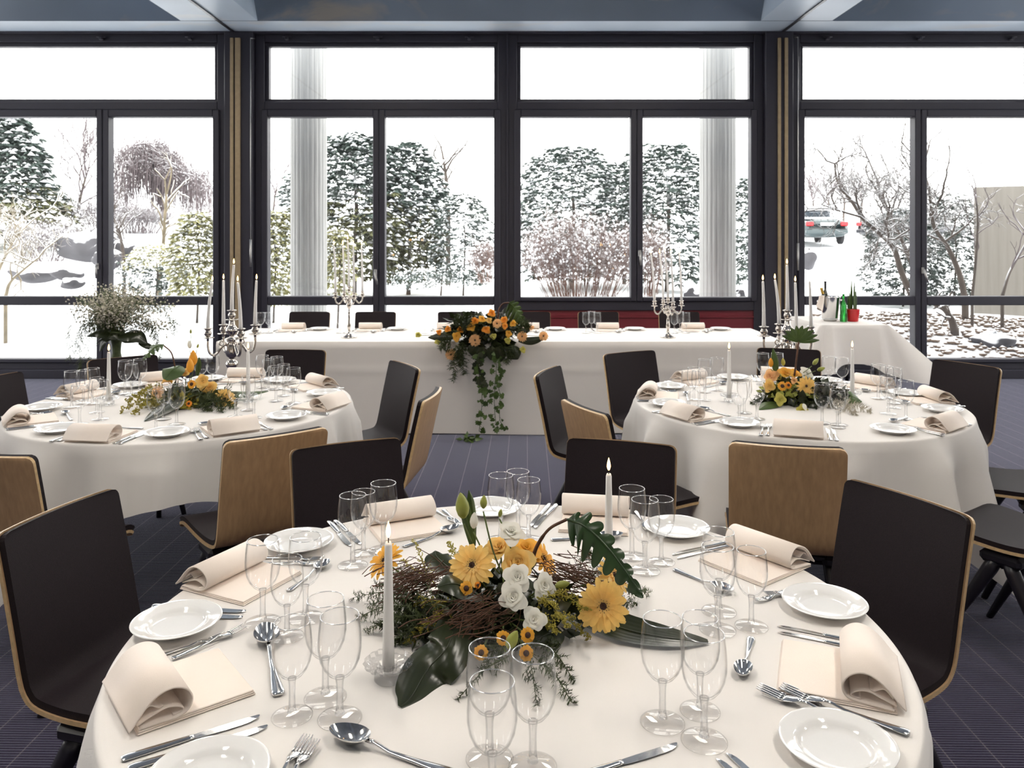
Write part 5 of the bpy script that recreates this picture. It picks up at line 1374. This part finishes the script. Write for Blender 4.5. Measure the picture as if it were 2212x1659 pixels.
for k, px in enumerate((635, 801, 968, 1141, 1312, 1496)):
    X = (px - CX) * 7.4 / F; w_ = ', head table place ' + HS[k]
    napkin(0, 0, 'rolled napkin' + w_, 'napkins on the head table', a=Vector((X, 7.45, TZ)), b=Vector((X, 7.2, TZ)))
    plate(0, 0, 'white plate' + w_, 'plates on the head table', at=Vector((X + .245, 7.36, TZ)))
    cutlery('fork', 0, 0, 'fork' + w_, 'cutlery on the head table', a=Vector((X + .14, 7.44, TZ)), b=Vector((X + .13, 7.23, TZ)))
    cutlery('knife', 0, 0, 'knife' + w_, 'cutlery on the head table', a=Vector((X - .14, 7.44, TZ)), b=Vector((X - .135, 7.22, TZ)))
    cutlery('spoon', 0, 0, 'spoon' + w_, 'cutlery on the head table', a=Vector((X - .10, 7.16, TZ)), b=Vector((X + .10, 7.15, TZ)))
for pxs, w_ in (((563, 581), 'at the left end of the head table'), ((735, 748), 'beside the left candelabrum on the head table'), ((918, 938), 'left of the flowers on the head table'), ((1086, 1097, 1107), 'right of the flowers on the head table'), ((1266, 1278, 1290), 'in the middle right of the head table'), ((1457, 1469, 1482), 'beside the right candelabrum on the head table')):
    for i, x in enumerate(pxs):
        d = 7.12 if len(pxs) < 3 or i != 1 else 7.22
        glass(0, 0, '%s wine glass %s' % (('left', 'right')[i] if len(pxs) == 2 else ('left', 'rear', 'right')[i], w_), 'wine glasses on the head table', .18, at=Vector(((x - CX) * d / F, d, TZ)))

# ================================================================= OUTSIDE
def sstep(a, b, x):
    t = min(1, max(0, (x - a) / (b - a))); return t * t * (3 - 2 * t)
def GH(x, y):
    z = .057 * max(0, min(y, 48) - 11) + .012 * max(0, y - 48)
    z += sstep(-2.5, -8., x) * .115 * max(0, min(y, 34) - 13)
    z += sstep(3.2, 5.2, x) * sstep(9.8, 11.6, y) * .30 * (1 - sstep(13, 18, y))
    z -= sstep(1, 0, abs(y - 9.6)) * .02
    z += .03 * sin(x * 1.7 + y * .9) * sstep(11, 14, y)
    return z - .03
g = MB()
g.grid(lambda u, v: (lambda y: (lambda x: (x, y, GH(x, y)))((v * 2 - 1) * (14 + (y - 9.4) * 1.15)))(9.42 + 110 * u ** 2.2), 90, 90)
struct(obj('ground', g, M['snow']), 'snow covered garden rising away from the windows')
for px, lab in ((667, 'left'), (1550, 'right')):
    X = (px - CX) * 10.9 / F; c = MB()
    c.lathe([(.24, -.1), (.24, 5.2)], 72, c=(X, 10.9, 0), smooth=False, rad=lambda i: 1.0 if i % 3 else .975)
    struct(obj('column', c, M['concrete']), 'round board marked concrete column outside at %s' % lab)
cw = MB(); a = Q(2113, 700, 13.0); b_ = Vector((9.6, 11.6, 0)); zt = 2.38
d = Vector((b_.x - a.x, b_.y - a.y, 0)); L = d.length
M['conc2'] = mat('beige_board_marked_concrete', (.27, .25, .22), .9, var=.10, vscale=3, aniso=(6, 6, .3), bump=.3, bscale=20)
cw.box(((a.x + b_.x) / 2, (a.y + b_.y) / 2 + .1, zt / 2), (L, .28, zt), rz=atan2(d.y, d.x))
struct(obj('retaining_wall', cw, M['conc2']), 'beige concrete garden wall beyond the right window')

M['snowpad'] = mat('snow_on_boughs', (.90, .92, .95), .8, var=.02)
M['ever'] = mat('blue_green_evergreen', (.075, .105, .09), .6, var=.35, vscale=4)
M['ever2'] = mat('olive_evergreen', (.11, .115, .05), .6, var=.35, vscale=4)
M['bamb'] = mat('yellow_green_bamboo_leaf', (.36, .35, .17), .55, var=.3, vscale=6)
M['bark'] = snowy('snow_dusted_bark', (.075, .058, .048), .42, .2)
M['bark_p'] = snowy('snow_dusted_mauve_twigs', (.13, .105, .11), .6, .2)
M['bark_y'] = snowy('snow_dusted_yellow_bark', (.20, .165, .11), .38, .25)
M['bark_r'] = snowy('snow_dusted_russet_twigs', (.15, .085, .068), .8, .2)
M['rock'] = snowy('snow_capped_rock', (.055, .053, .06), .55, .10, vscale=3)
M['pebble'] = snowy('half_snowed_pebbles', (.17, .12, .085), .75, .2, vscale=1.2)
def evergreen(px, D, top, base, half_px, m, seed, label, nb=420, bs=.30, snow=.8, shape=1.0, m2=None, group='snowy evergreens outside', low=.0, kind='evergreen_tree'):
    """crown of drooping boughs, each carrying a pad of snow"""
    nb = int(nb * 1.9); bs *= .70
    rnd = random.Random(seed); x0 = (px - CX) * D / F; zt_ = HC - (top - HY) * D / F; zb = HC - (base - HY) * D / F; hw = half_px * D / F
    fo, sn, fo2 = MB(), MB(), MB(); H = zt_ - zb
    for i in range(nb):
        t = rnd.uniform(0, 1) ** .85                    # 0 base .. 1 top
        if shape > 1: rr = hw * (1 - t) ** .75 + .1
        else: rr = hw * sqrt(max(0, 1 - (abs(t - .42) / .60) ** 2.2))
        a = rnd.uniform(0, 2 * pi); q = rnd.uniform(.72, 1.06) if rnd.random() < .8 else rnd.uniform(.2, .7)
        lump = 1 + .16 * sin(a * 3 + seed) * sin(t * 9 + seed)
        p = Vector((x0 + rr * q * lump * cos(a), D + rr * q * lump * sin(a) * .8, zb + H * t + rnd.uniform(-.1, .1)))
        o = Vector((cos(a), sin(a) * .8, .25 + .5 * t)).normalized(); d = (o + Vector((rnd.gauss(0, .35), rnd.gauss(0, .35), -.45))).normalized()
        s = bs * rnd.uniform(.6, 1.25); side = d.cross(Vector((0, 0, 1))).normalized(); up = side.cross(d).normalized()
        tgt = fo2 if (m2 and t < low + rnd.uniform(-.12, .12)) else fo
        for k in range(6):
            an = (k - 2.5) * .42 + rnd.uniform(-.15, .15); dd = (d * cos(an) + side * sin(an) + up * rnd.uniform(-.35, .1)).normalized(); sd = dd.cross(up).normalized(); l = s * rnd.uniform(.6, 1.1)
            e = p + dd * l - Vector((0, 0, .25 * l)); mdl = p + dd * l * .5
            tgt.add([p, mdl + sd * l * .17, e, mdl - sd * l * .17], [(0, 1, 2, 3)], 0, False)
        if rnd.random() < snow * (.35 + .65 * min(1, t / .35)):
            c = p + d * s * .42 + up * s * .09; n = 7; rx, ry = s * rnd.uniform(.26, .44), s * rnd.uniform(.18, .33); th = s * rnd.uniform(.08, .20)
            vs = [c + up * th]; 
            for j in range(n):
                b = 2 * pi * j / n; w = rnd.uniform(.75, 1.15)
                vs.append(c + d * cos(b) * rx * w + side * sin(b) * ry * w - up * .02 - Vector((0, 0, .10 * rx * (cos(b) > 0))))
            sn.add(vs, [(0, 1 + j, 1 + (j + 1) % n) for j in range(n)] + [tuple(range(n, 0, -1))])
    r = empty(kind, (x0, D, GH(x0, D))); tag(r, label, 'tree' if 'tree' in kind else 'shrub', group)
    def part(nm, mb, mm):
        o = obj(nm, mb, M[mm], r); o.location = -r.location; return o
    part('foliage', fo, m)['kind'] = 'stuff'
    if m2 and fo2.v: part('foliage', fo2, m2)['kind'] = 'stuff'
    part('snow_load', sn, 'snowpad')['kind'] = 'stuff'
    part('trunk', MB().tube([(x0, D, GH(x0, D) - .1), (x0 + .05, D, zb + H * .5), (x0, D, zb + H * .8)], [.05, .04, .02] if 'tree' in kind else [.02, .015, .01], 8), 'bark')
    return r
def bare(px, D, base, trunk, m, seed, label, depth=5, spread=.6, ratio=.72, nch=3, rad=.05, droop=0., twig=.35, group='bare trees outside', kind='bare_tree', cat='tree', L0=None, lenr=(.7, 1.1)):
    """trunk given in pixels, then branches that fork at random"""
    rnd = random.Random(seed); mb = MB(); tk = MB()
    pts = spline([Q(x, y, D) for x, y in trunk], 6)
    b0 = pts[0].copy(); gz = GH(b0.x, D); pts = [Vector((b0.x, D, min(gz, b0.z) - .05))] + pts
    n = len(pts); tk.tube(pts, [rad * (1 - .6 * i / n) for i in range(n)], 8)
    def grow(p, d, l, r, k):
        if k == 0 or r < .0006: return
        q = [p]; dd = d.copy()
        for s in range(3):
            dd = (dd + Vector((rnd.gauss(0, .18), rnd.gauss(0, .18), rnd.gauss(0, .18) - droop * (1.2 if k < 3 else .3)))).normalized(); q.append(q[-1] + dd * l / 3)
        mb.tube(q, [r, r * .9, r * .8, r * .65], 4 if r < .012 else 6, cap=False)
        for c in range(nch if k > 1 else 0):
            nd = (dd + Vector((rnd.gauss(0, 1), rnd.gauss(0, 1), rnd.gauss(0, 1) + twig * .5)) * spread).normalized()
            st = q[3] if c == 0 else q[rnd.randint(1, 3)]
            grow(st, nd, l * ratio * rnd.uniform(*lenr), r * .64, k - 1)
    L0 = L0 or (pts[-1] - pts[1]).length * .55
    for i in range(2, n, max(1, n // 6)):
        if i < n * .4: continue
        tg = (pts[min(i + 1, n - 1)] - pts[i - 1]).normalized()
        for c in range(2):
            grow(pts[i], (tg + Vector((rnd.gauss(0, 1), rnd.gauss(0, .8), rnd.gauss(0, .6) + .2)) * spread * 1.2).normalized(), L0 * rnd.uniform(.6, 1), rad * .42, depth - 1)
    grow(pts[-1], (pts[-1] - pts[-2]).normalized(), L0, rad * .4, depth)
    r = empty(kind, (b0.x, D, gz)); tag(r, label, cat, group)
    o = obj('trunk', tk, M[m if m != 'bark_p' else 'bark'], r); o.location = -r.location
    o = obj('branches', mb, M[m], r); o.location = -r.location; o['kind'] = 'stuff'
    return r
def bush(px, D, top, base, half_px, m, seed, label, n=260, stems=True, dots=600, fanw=1.0, group='leafless bushes outside', rad=.004, kind='bare_bush'):
    rnd = random.Random(seed); x0 = (px - CX) * D / F; zt_ = HC - (top - HY) * D / F; zb = HC - (base - HY) * D / F; hw = half_px * D / F; mb = MB(); dt = MB()
    n = int(n * .6); dots *= 1.3
    for i in range(n):
        a = rnd.uniform(0, 2 * pi); q = sqrt(rnd.random()); t = rnd.uniform(.55, 1.0) * sqrt(1 - .55 * q * q)
        e = Vector((x0 + cos(a) * q * hw * fanw, D + sin(a) * q * hw * .7, zb + (zt_ - zb) * t)); b = Vector((x0 + cos(a) * q * hw * .55, D + sin(a) * q * .4, zb - .05))
        mid = b.lerp(e, .5) + Vector((rnd.gauss(0, .06), rnd.gauss(0, .06), .1)); p = spline([b, mid, e], 4)
        mb.tube(p, [rad * 1.25 * (1 - .06 * j) for j in range(len(p))], 4, cap=False)
        for k in range(15):
            s = p[rnd.randint(3, len(p) - 1)]; d = Vector((rnd.gauss(0, 1), rnd.gauss(0, 1), rnd.uniform(-.2, 1.4))).normalized(); l = rnd.uniform(.10, .32)
            s2 = s + d * l; mb.tube([s, s.lerp(s2, .5) + Vector((rnd.gauss(0, .02), 0, .01)), s2], [rad * .7, rad * .6, rad * .4], 3, cap=False)
            for w in range(2):
                s3 = s.lerp(s2, rnd.uniform(.3, .9)); mb.tube([s3, s3 + Vector((rnd.gauss(0, .06), rnd.gauss(0, .06), rnd.uniform(0, .1)))], [rad * .5, rad * .3], 3, cap=False)
            if rnd.random() < dots / (n * 15):
                c = s2; r_ = rnd.uniform(.010, .024)
                dt.add([c + Vector(v) * r_ for v in ((1, 0, 0), (-1, 0, 0), (0, 1, 0), (0, -1, 0), (0, 0, 1), (0, 0, -1))], [(0, 2, 4), (2, 1, 4), (1, 3, 4), (3, 0, 4), (2, 0, 5), (1, 2, 5), (3, 1, 5), (0, 3, 5)])
    r = empty(kind, (x0, D, GH(x0, D))); tag(r, label, 'bush', group)
    o = obj('stems', mb, M[m], r); o.location = -r.location; o['kind'] = 'stuff'
    if dt.v: o = obj('snow_flecks', dt, M['snowpad'], r); o.location = -r.location; o['kind'] = 'stuff'
    return r
evergreen(22, 20, 255, 520, 128, 'ever', 3, 'tall snowy blue green conifer at the far left window', 620, .42, .75, 1.5, 'ever2', low=.36)
evergreen(765, 17, 296, 600, 118, 'ever', 5, 'big snow laden evergreen right of the left outside column', 780, .30, .85, 1., 'ever2', low=.5)
evergreen(882, 17.6, 315, 600, 76, 'ever', 8, 'snowy evergreen left of the slim bare ivy trunk', 520, .30, .85, 1., 'ever2', low=.45)
evergreen(1000, 16.8, 425, 606, 66, 'ever', 12, 'low dark bush at the left of the central mullion', 420, .17, .65, 1., None, group='snowy shrubs outside', kind='evergreen_shrub')
evergreen(1235, 18.5, 325, 600, 128, 'ever', 15, 'snowy evergreen behind the russet bush', 900, .25, .9)
evergreen(1440, 18.0, 318, 606, 108, 'ever', 18, 'snowy evergreen left of the right outside column', 900, .25, .88)
evergreen(1622, 17.0, 392, 612, 52, 'ever', 19, 'narrow dark evergreen right of the right outside column', 420, .20, .75)
evergreen(1348, 19.5, 350, 560, 60, 'ever', 25, 'snowy evergreen gap filler between the two big hedges', 360, .25, .9)
evergreen(1950, 14.0, 455, 650, 82, 'ever', 28, 'dark snow speckled shrub behind the curved bare tree', 640, .15, .55, group='snowy shrubs outside', kind='evergreen_shrub')
evergreen(2060, 14.2, 430, 652, 66, 'ever', 29, 'dark ivy shrub against the concrete garden wall', 560, .15, .55, group='snowy shrubs outside', kind='evergreen_shrub')
evergreen(425, 13.6, 465, 645, 56, 'bamb', 31, 'yellow green snowy bamboo left of the left post', 420, .19, 1.3, group='yellow green bamboos outside', kind='bamboo_shrub')
evergreen(590, 13.8, 460, 648, 56, 'bamb', 33, 'yellow green snowy bamboo between left post and outside column', 460, .19, 1.3, group='yellow green bamboos outside', kind='bamboo_shrub')
evergreen(728, 12.6, 505, 630, 34, 'bamb', 34, 'yellow green bamboo tip behind the left head-table candles', 160, .17, .6, group='yellow green bamboos outside', kind='bamboo_shrub')
evergreen(335, 14.5, 535, 628, 66, 'bamb', 35, 'low snowy shrub right of the rocks', 360, .13, .9, group='snowy shrubs outside', kind='evergreen_shrub', m2='ever', low=.6)
evergreen(950, 16.2, 588, 612, 110, 'ever', 36, 'ground cover strip under the evergreens', 420, .10, .7, group='snowy shrubs outside', kind='evergreen_shrub')
evergreen(640, 20.5, 380, 520, 36, 'ever', 37, 'distant evergreen behind the left outside column', 260, .22, .85)
def weeping(px, D, base, crown, limbs, seed, label):
    """arching limbs with curtains of thin hanging twigs"""
    rnd = random.Random(seed); b = Q(px, base, D); tk, br, tw = MB(), MB(), MB(); top = Q(*crown, D)
    tk.tube(spline([Vector((b.x, D, GH(b.x, D) - .1)), b.lerp(top, .4) + Vector((.12, 0, 0)), b.lerp(top, .75), top], 6), [.13 - .005 * i for i in range(19)], 8)
    for pts in limbs:
        dy = rnd.uniform(-1, 1); p = spline([top.lerp(b, .25)] + [Q(x, y, D + dy * (i + 1) * .35) for i, (x, y) in enumerate(pts)], 10); n = len(p)
        br.tube(p, [.055 - .045 * i / n for i in range(n)], 6)
        for q in range(4, n):
            for c in range(7):
                s = p[q] + Vector((rnd.gauss(0, .10), rnd.gauss(0, .3), rnd.gauss(0, .06))); L = rnd.uniform(.35, 1.7) * (.7 + .3 * q / n); dx = rnd.gauss(0, .16)
                e_ = s + Vector((dx * L, rnd.gauss(0, .1), -L)); m_ = s.lerp(e_, .35) + Vector((dx * .5, 0, .18))
                tw.tube(spline([s, m_, s.lerp(e_, .7) + Vector((rnd.gauss(0, .03), 0, 0)), e_], 3), [.0085 - .0005 * k for k in range(10)], 3, cap=False)
                if c < 2: tw.tube(spline([s, s + Vector((rnd.gauss(0, .2), 0, rnd.uniform(.1, .35)))], 2), .008, 3, cap=False)
    r = empty('weeping_tree', (b.x, D, GH(b.x, D))); tag(r, label, 'tree', 'bare trees outside')
    for nm, m_, mm in (('trunk', tk, 'bark'), ('limbs', br, 'bark_p'), ('hanging_twigs', tw, 'bark_p')):
        o = obj(nm, m_, M[mm], r); o.location = -r.location
        if nm != 'trunk': o['kind'] = 'stuff'
weeping(352, 24, 540, (345, 385), (((330, 340), (295, 320), (255, 345), (225, 385)), ((340, 335), (318, 312), (285, 318), (262, 350)), ((352, 345), (375, 335), (410, 372), (450, 380)), ((355, 370), (385, 372), (430, 385), (475, 420)), ((335, 360), (300, 352), (270, 385), (245, 420)), ((350, 355), (365, 350), (395, 368), (425, 410)), ((340, 350), (330, 325), (345, 310), (368, 330))), 41, 'weeping mauve tree in the left bay window')
bare(342, 15, 600, ((345, 600), (352, 540), (356, 470), (360, 420)), 'bark_y', 42, 'slim yellow barked trunk under the weeping tree', 3, .6, .7, 2, .045, 0, .3, L0=.5)
bare(178, 21, 490, ((175, 490), (170, 450), (178, 410), (186, 380)), 'bark_p', 43, 'small bare tree beside the conifer', 6, .6, .78, 3, .05, 0, .5, L0=.95)
bare(265, 15, 562, ((268, 562), (262, 520), (256, 490)), 'bark', 44, 'small bare tree behind the sash bar of the left bay', 5, .8, .74, 3, .035, 0, .3, L0=.45)
bare(965, 19, 470, ((968, 470), (966, 420), (963, 380), (958, 345)), 'bark', 45, 'slim bare trunk rising above the bush left of the central mullion', 4, .5, .7, 2, .06, 0, .6, L0=.55)
bare(600, 22, 480, ((588, 480), (592, 440), (598, 400)), 'bark_p', 46, 'bare twiggy tree left of the left outside column', 5, .6, .75, 3, .035, 0, .5, L0=.7)
bare(20, 12, 640, ((12, 640), (22, 610), (48, 585), (85, 555)), 'bark_y', 47, 'frosted low branching shrub at the left picture edge', 5, .7, .76, 3, .03, 0, .2, L0=.42)
bare(20, 13, 560, ((-10, 600), (8, 560), (30, 520), (55, 490)), 'bark_y', 48, 'frosted thin branched tree before the conifer', 5, .7, .76, 3, .03, 0, .2, L0=.5)
bare(1940, 12.5, 645, ((1975, 650), (1948, 590), (1930, 535), (1895, 500), (1862, 470), (1838, 430)), 'bark', 49, 'curved bare tree reaching left across the right window', 7, .9, .80, 3, .055, 0, .45, L0=.62)
bare(2070, 12.2, 650, ((2085, 650), (2072, 590), (2045, 530), (2018, 490), (2010, 440)), 'bark', 50, 'curved bare tree right of the right sash bar', 7, .9, .80, 3, .05, 0, .45, L0=.60)
bare(1925, 13.2, 640, ((1990, 648), (1965, 560), (1930, 480), (1900, 410)), 'bark', 54, 'upright bare tree between sash bar and curved tree', 7, .9, .80, 3, .04, 0, .5, L0=.55)
bare(2110, 11.6, 690, ((2100, 640), (2108, 560), (2112, 480), (2108, 420)), 'bark_p', 51, 'thin upright stem before the concrete wall', 4, .6, .7, 2, .022, 0, .3, L0=.4)
bare(2170, 11.4, 650, ((2165, 640), (2180, 590), (2205, 545), (2230, 500)), 'bark_p', 52, 'slender purple branch at the right picture edge', 4, .6, .7, 2, .025, 0, .2, L0=.4)
bare(2050, 11.2, 720, ((2062, 712), (2055, 690), (2040, 668), (2015, 655)), 'bark', 53, 'snowy stump with short limbs above the stones', 3, .8, .6, 2, .06, 0, .1, L0=.25)
for i, (px, lab) in enumerate(((1755, 'first from the post'), (1788, 'behind the parked car roof'), (1822, 'right of the car'), (1860, 'behind the curved tree'))):
    bare(px, 44, 470, ((px, 470), (px + 2, 440), (px - 2, 420)), 'bark_p', 60 + i, 'distant bare roadside tree, ' + lab, 5, .5, .74, 3, .07, 0, .6, group='distant roadside trees', L0=1.0)
bush(1255, 13.0, 452, 646, 132, 'bark_r', 71, 'wide russet leafless bush flecked with snow outside', 340, dots=1500)
bush(1392, 13.6, 470, 640, 62, 'bark_r', 72, 'smaller russet bush behind the handle sash', 120, dots=420)
bush(1052, 15.5, 520, 606, 34, 'bark_r', 73, 'small russet bush at the left of the central mullion', 70, dots=200)
bush(300, 22, 440, 500, 70, 'bark_p', 74, 'mauve undergrowth below the weeping tree', 120, dots=100, rad=.006)
bush(215, 21, 420, 505, 75, 'bark_p', 75, 'mauve undergrowth left of the weeping tree', 150, dots=300, rad=.005)
bush(90, 17, 470, 560, 80, 'bark_p', 76, 'frosted undergrowth before the far left conifer', 150, dots=500, rad=.004)
# rocks
def rock(px, py, D, w, h, seed, lab):
    rnd = random.Random(seed); c = Q(px, py, D); rx, rz = w * D / F / 2, h * D / F / 2; mb = MB(); ph = [rnd.uniform(0, 6.28) for _ in range(8)]
    def fn(u, v):
        th = u * pi; a = v * 2 * pi; n = Vector((sin(th) * cos(a), sin(th) * sin(a), cos(th)))
        k = 1 + .16 * sin(3 * a + ph[0] + 2 * th) + .12 * sin(5 * n.x + ph[1]) * sin(4 * n.z + ph[2]) + .08 * sin(9 * n.y + ph[3])
        return (c.x + n.x * rx * k, c.y + n.y * rx * .8 * k, c.z + n.z * rz * (k if n.z > 0 else 1.2))
    mb.grid(fn, 14, 22); tag(obj('boulder', mb, M['rock']), lab, 'rock', 'boulders in the snow')
for a in ((195, 530, 17, 130, 62, 1, 'largest snow capped boulder left of the sash bar'), (150, 592, 14.5, 62, 26, 2, 'small dark boulder in front of the largest one'), (75, 592, 14.8, 90, 34, 3, 'flat boulder near the frosted shrub'),
          (235, 560, 15.5, 60, 40, 4, 'boulder touching the sash bar of the left bay'), (155, 612, 14.0, 46, 22, 5, 'lowest boulder below the small dark one'), (262, 538, 15.8, 50, 36, 6, 'boulder just right of the sash bar'),
          (1746, 560, 22, 34, 40, 7, 'dark rock beside the right post frame'), (1497, 640, 14.2, 34, 34, 8, 'snowy stone left of the right outside column'), (1592, 648, 12.2, 40, 46, 9, 'snowy stone right of the right outside column'), (2150, 740, 10.9, 90, 40, 10, 'broad pale stone beneath the concrete wall')):
    rock(*a)
rnd = random.Random(77); pb = MB()
for i in range(1500):
    x, y = rnd.uniform(4.2, 8.6), rnd.uniform(9.75, 12.8)
    if y > 12.55 - (x - 7.3) * .62 and x > 6.9: continue
    r = rnd.uniform(.02, .06); a = rnd.uniform(0, 6)
    n = 6; c = Vector((x, y, GH(x, y) + r * .2)); vs = [c + Vector((0, 0, r * .7))] + [c + Vector((cos(a + j * pi / 3) * r * rnd.uniform(.8, 1.3), sin(a + j * pi / 3) * r * rnd.uniform(.7, 1.), r * .2)) for j in range(n)] + [c - Vector((0, 0, r * .4))]
    pb.add(vs, [(0, 1 + j, 1 + (j + 1) % n) for j in range(n)] + [(n + 1, 1 + (j + 1) % n, 1 + j) for j in range(n)])
tag(obj('pebbles', pb, M['pebble']), 'bed of half snowed stones outside the right window', 'stones', kind='stuff')
# parked cars
M['carp'] = mat('dark_teal_car_paint', (.012, .030, .034), .25, var=.05, coat=.5); M['cardark'] = mat('dark_grey_car_paint', (.02, .022, .03), .3, var=.05, coat=.4)
M['tail'] = mat('red_tail_lamp', (.32, .006, .012), .2, var=.1); M['tyre'] = mat('black_tyre', (.015, .015, .017), .8); M['cglass'] = mat('dark_car_glass', (.03, .04, .05), .08, coat=.5); M['platew'] = mat('white_number_plate', (.8, .8, .8), .4, var=.01)
def car(pos, rz, m, lab, group=None):
    r = empty('parked_car', pos, rz); tag(r, lab, 'car', 'parked cars')
    # y runs forward from the rear bumper; outline stations (y, z) per half width
    def hull(mb, st, m_=0):
        vs = []; ring = 14
        for y, hw, z0, z1 in st:
            for k in range(ring):
                a = 2 * pi * k / ring; cx_, cz = cos(a), sin(a)
                e = .55
                vs.append((hw * (abs(cx_) ** e) * (1 if cx_ > 0 else -1), y, (z0 + z1) / 2 + (z1 - z0) / 2 * (abs(cz) ** e) * (1 if cz > 0 else -1)))
        n = len(st); mb.add(vs, [(i * ring + k, i * ring + (k + 1) % ring, (i + 1) * ring + (k + 1) % ring, (i + 1) * ring + k) for i in range(n - 1) for k in range(ring)] + [tuple(range(ring)), tuple(range((n - 1) * ring, n * ring))[::-1]], m_)
    b = MB(); hull(b, [(0., .70, .42, .80), (.05, .82, .30, .92), (.3, .87, .26, .98), (1.0, .89, .25, .99), (2.6, .89, .25, .96), (3.6, .87, .26, .86), (4.4, .80, .30, .74), (4.6, .65, .36, .62)]); obj('body', b, M[m], r)
    b = MB(); hull(b, [(.75, .70, .9, .98), (1.15, .66, .9, 1.30), (1.5, .63, .9, 1.41), (2.4, .63, .9, 1.42), (2.9, .66, .9, 1.28), (3.4, .70, .88, .95)]); obj('windows', b, M['cglass'], r)
    b = MB(); hull(b, [(.3, .72, .985, 1.03), (.8, .70, .985, 1.06), (.95, .62, 1.0, 1.10)]); b2 = MB(); hull(b2, [(1.2, .60, 1.36, 1.44), (1.6, .62, 1.38, 1.53), (2.4, .60, 1.38, 1.53), (2.7, .55, 1.36, 1.44)]); b.join(b2); obj('snow_cover', b, M['snowpad'], r)
    for s in (-1, 1):
        t_ = MB().box((s * .66, .02, .80), (.30, .10, .17), bev=.03); obj('tail_lamp', t_, M['tail'], r)
        for y in (.85, 3.6):
            w_ = MB(); wv = MB().lathe([(0, -.09), (.26, -.09), (.31, -.06), (.31, .06), (.26, .09), (0, .09)], 20, cap=False); w_.join(wv, Matrix.Translation((s * .78, y, .31)) @ Matrix.Rotation(pi / 2, 4, 'Y')); obj('wheel', w_, M['tyre'], r)
    obj('bumper', MB().box((0, .02, .50), (1.62, .14, .20), bev=.05), M[m], r)
    obj('number_plate', MB().box((0, -.012, .79), (.52, .03, .115), bev=.005), M['platew'], r)
p = Q(1787, 527, 31.5); p.z -= .02
car(p, radians(-3), 'carp', 'dark teal parked car with red tail lamps, snow on its roof')
p = Q(1880, 524, 34); p.z -= .02
car(p, radians(-70), 'cardark', 'dark grey car parked behind the curved bare tree')
# ================================================================= LIGHT AND CAMERA
w = bpy.data.worlds.new('overcast_sky'); sc.world = w; w.use_nodes = True
t = w.node_tree; t.nodes.clear()
bg = t.nodes.new('ShaderNodeBackground'); bg.inputs['Color'].default_value = (1.0, .985, .965, 1); bg.inputs['Strength'].default_value = SKY
wo = t.nodes.new('ShaderNodeOutputWorld'); t.links.new(bg.outputs[0], wo.inputs[0])
pd = bpy.data.lights.new('window_portal', 'AREA'); pd.shape = 'RECTANGLE'; pd.size = 18; pd.size_y = 3.8
pd.cycles.is_portal = True
po = link('window_portal', pd, None, (0, W + .5, 2.0), (radians(-90), 0, 0))
for sx in (-1, 1):
    pd = bpy.data.lights.new('side_portal', 'AREA'); pd.shape = 'RECTANGLE'; pd.size = SZ1 - SZ0; pd.size_y = SY1 - SY0; pd.cycles.is_portal = True
    link('side_portal', pd, None, (sx * (RX + .35), (SY0 + SY1) / 2, (SZ0 + SZ1) / 2), (0, radians(90 * sx), 0))
cam = bpy.data.cameras.new('camera'); co = link('camera', cam, None, (0, 0, HC), (radians(90), 0, 0))
cam.sensor_fit = 'HORIZONTAL'; cam.sensor_width = 36.; cam.lens = F / 2212 * 36; cam.shift_x = 0.; cam.shift_y = -(829.5 - HY) / 2212
cam.clip_start = .02; cam.clip_end = 400
cam.dof.use_dof = True; cam.dof.focus_distance = 1.9; cam.dof.aperture_fstop = 11.0
sc.camera = co
vs_ = sc.view_settings
sc.display_settings.display_device = 'sRGB'
vs_.view_transform = 'Standard'; vs_.look = 'None'; vs_.exposure = EXPO; vs_.gamma = 1.0; vs_.use_curve_mapping = False
cy = sc.cycles
cy.max_bounces = 10; cy.diffuse_bounces = 4; cy.glossy_bounces = 5; cy.transmission_bounces = 8; cy.transparent_max_bounces = 40
cy.caustics_reflective = False; cy.caustics_refractive = False; cy.sample_clamp_indirect = 6.
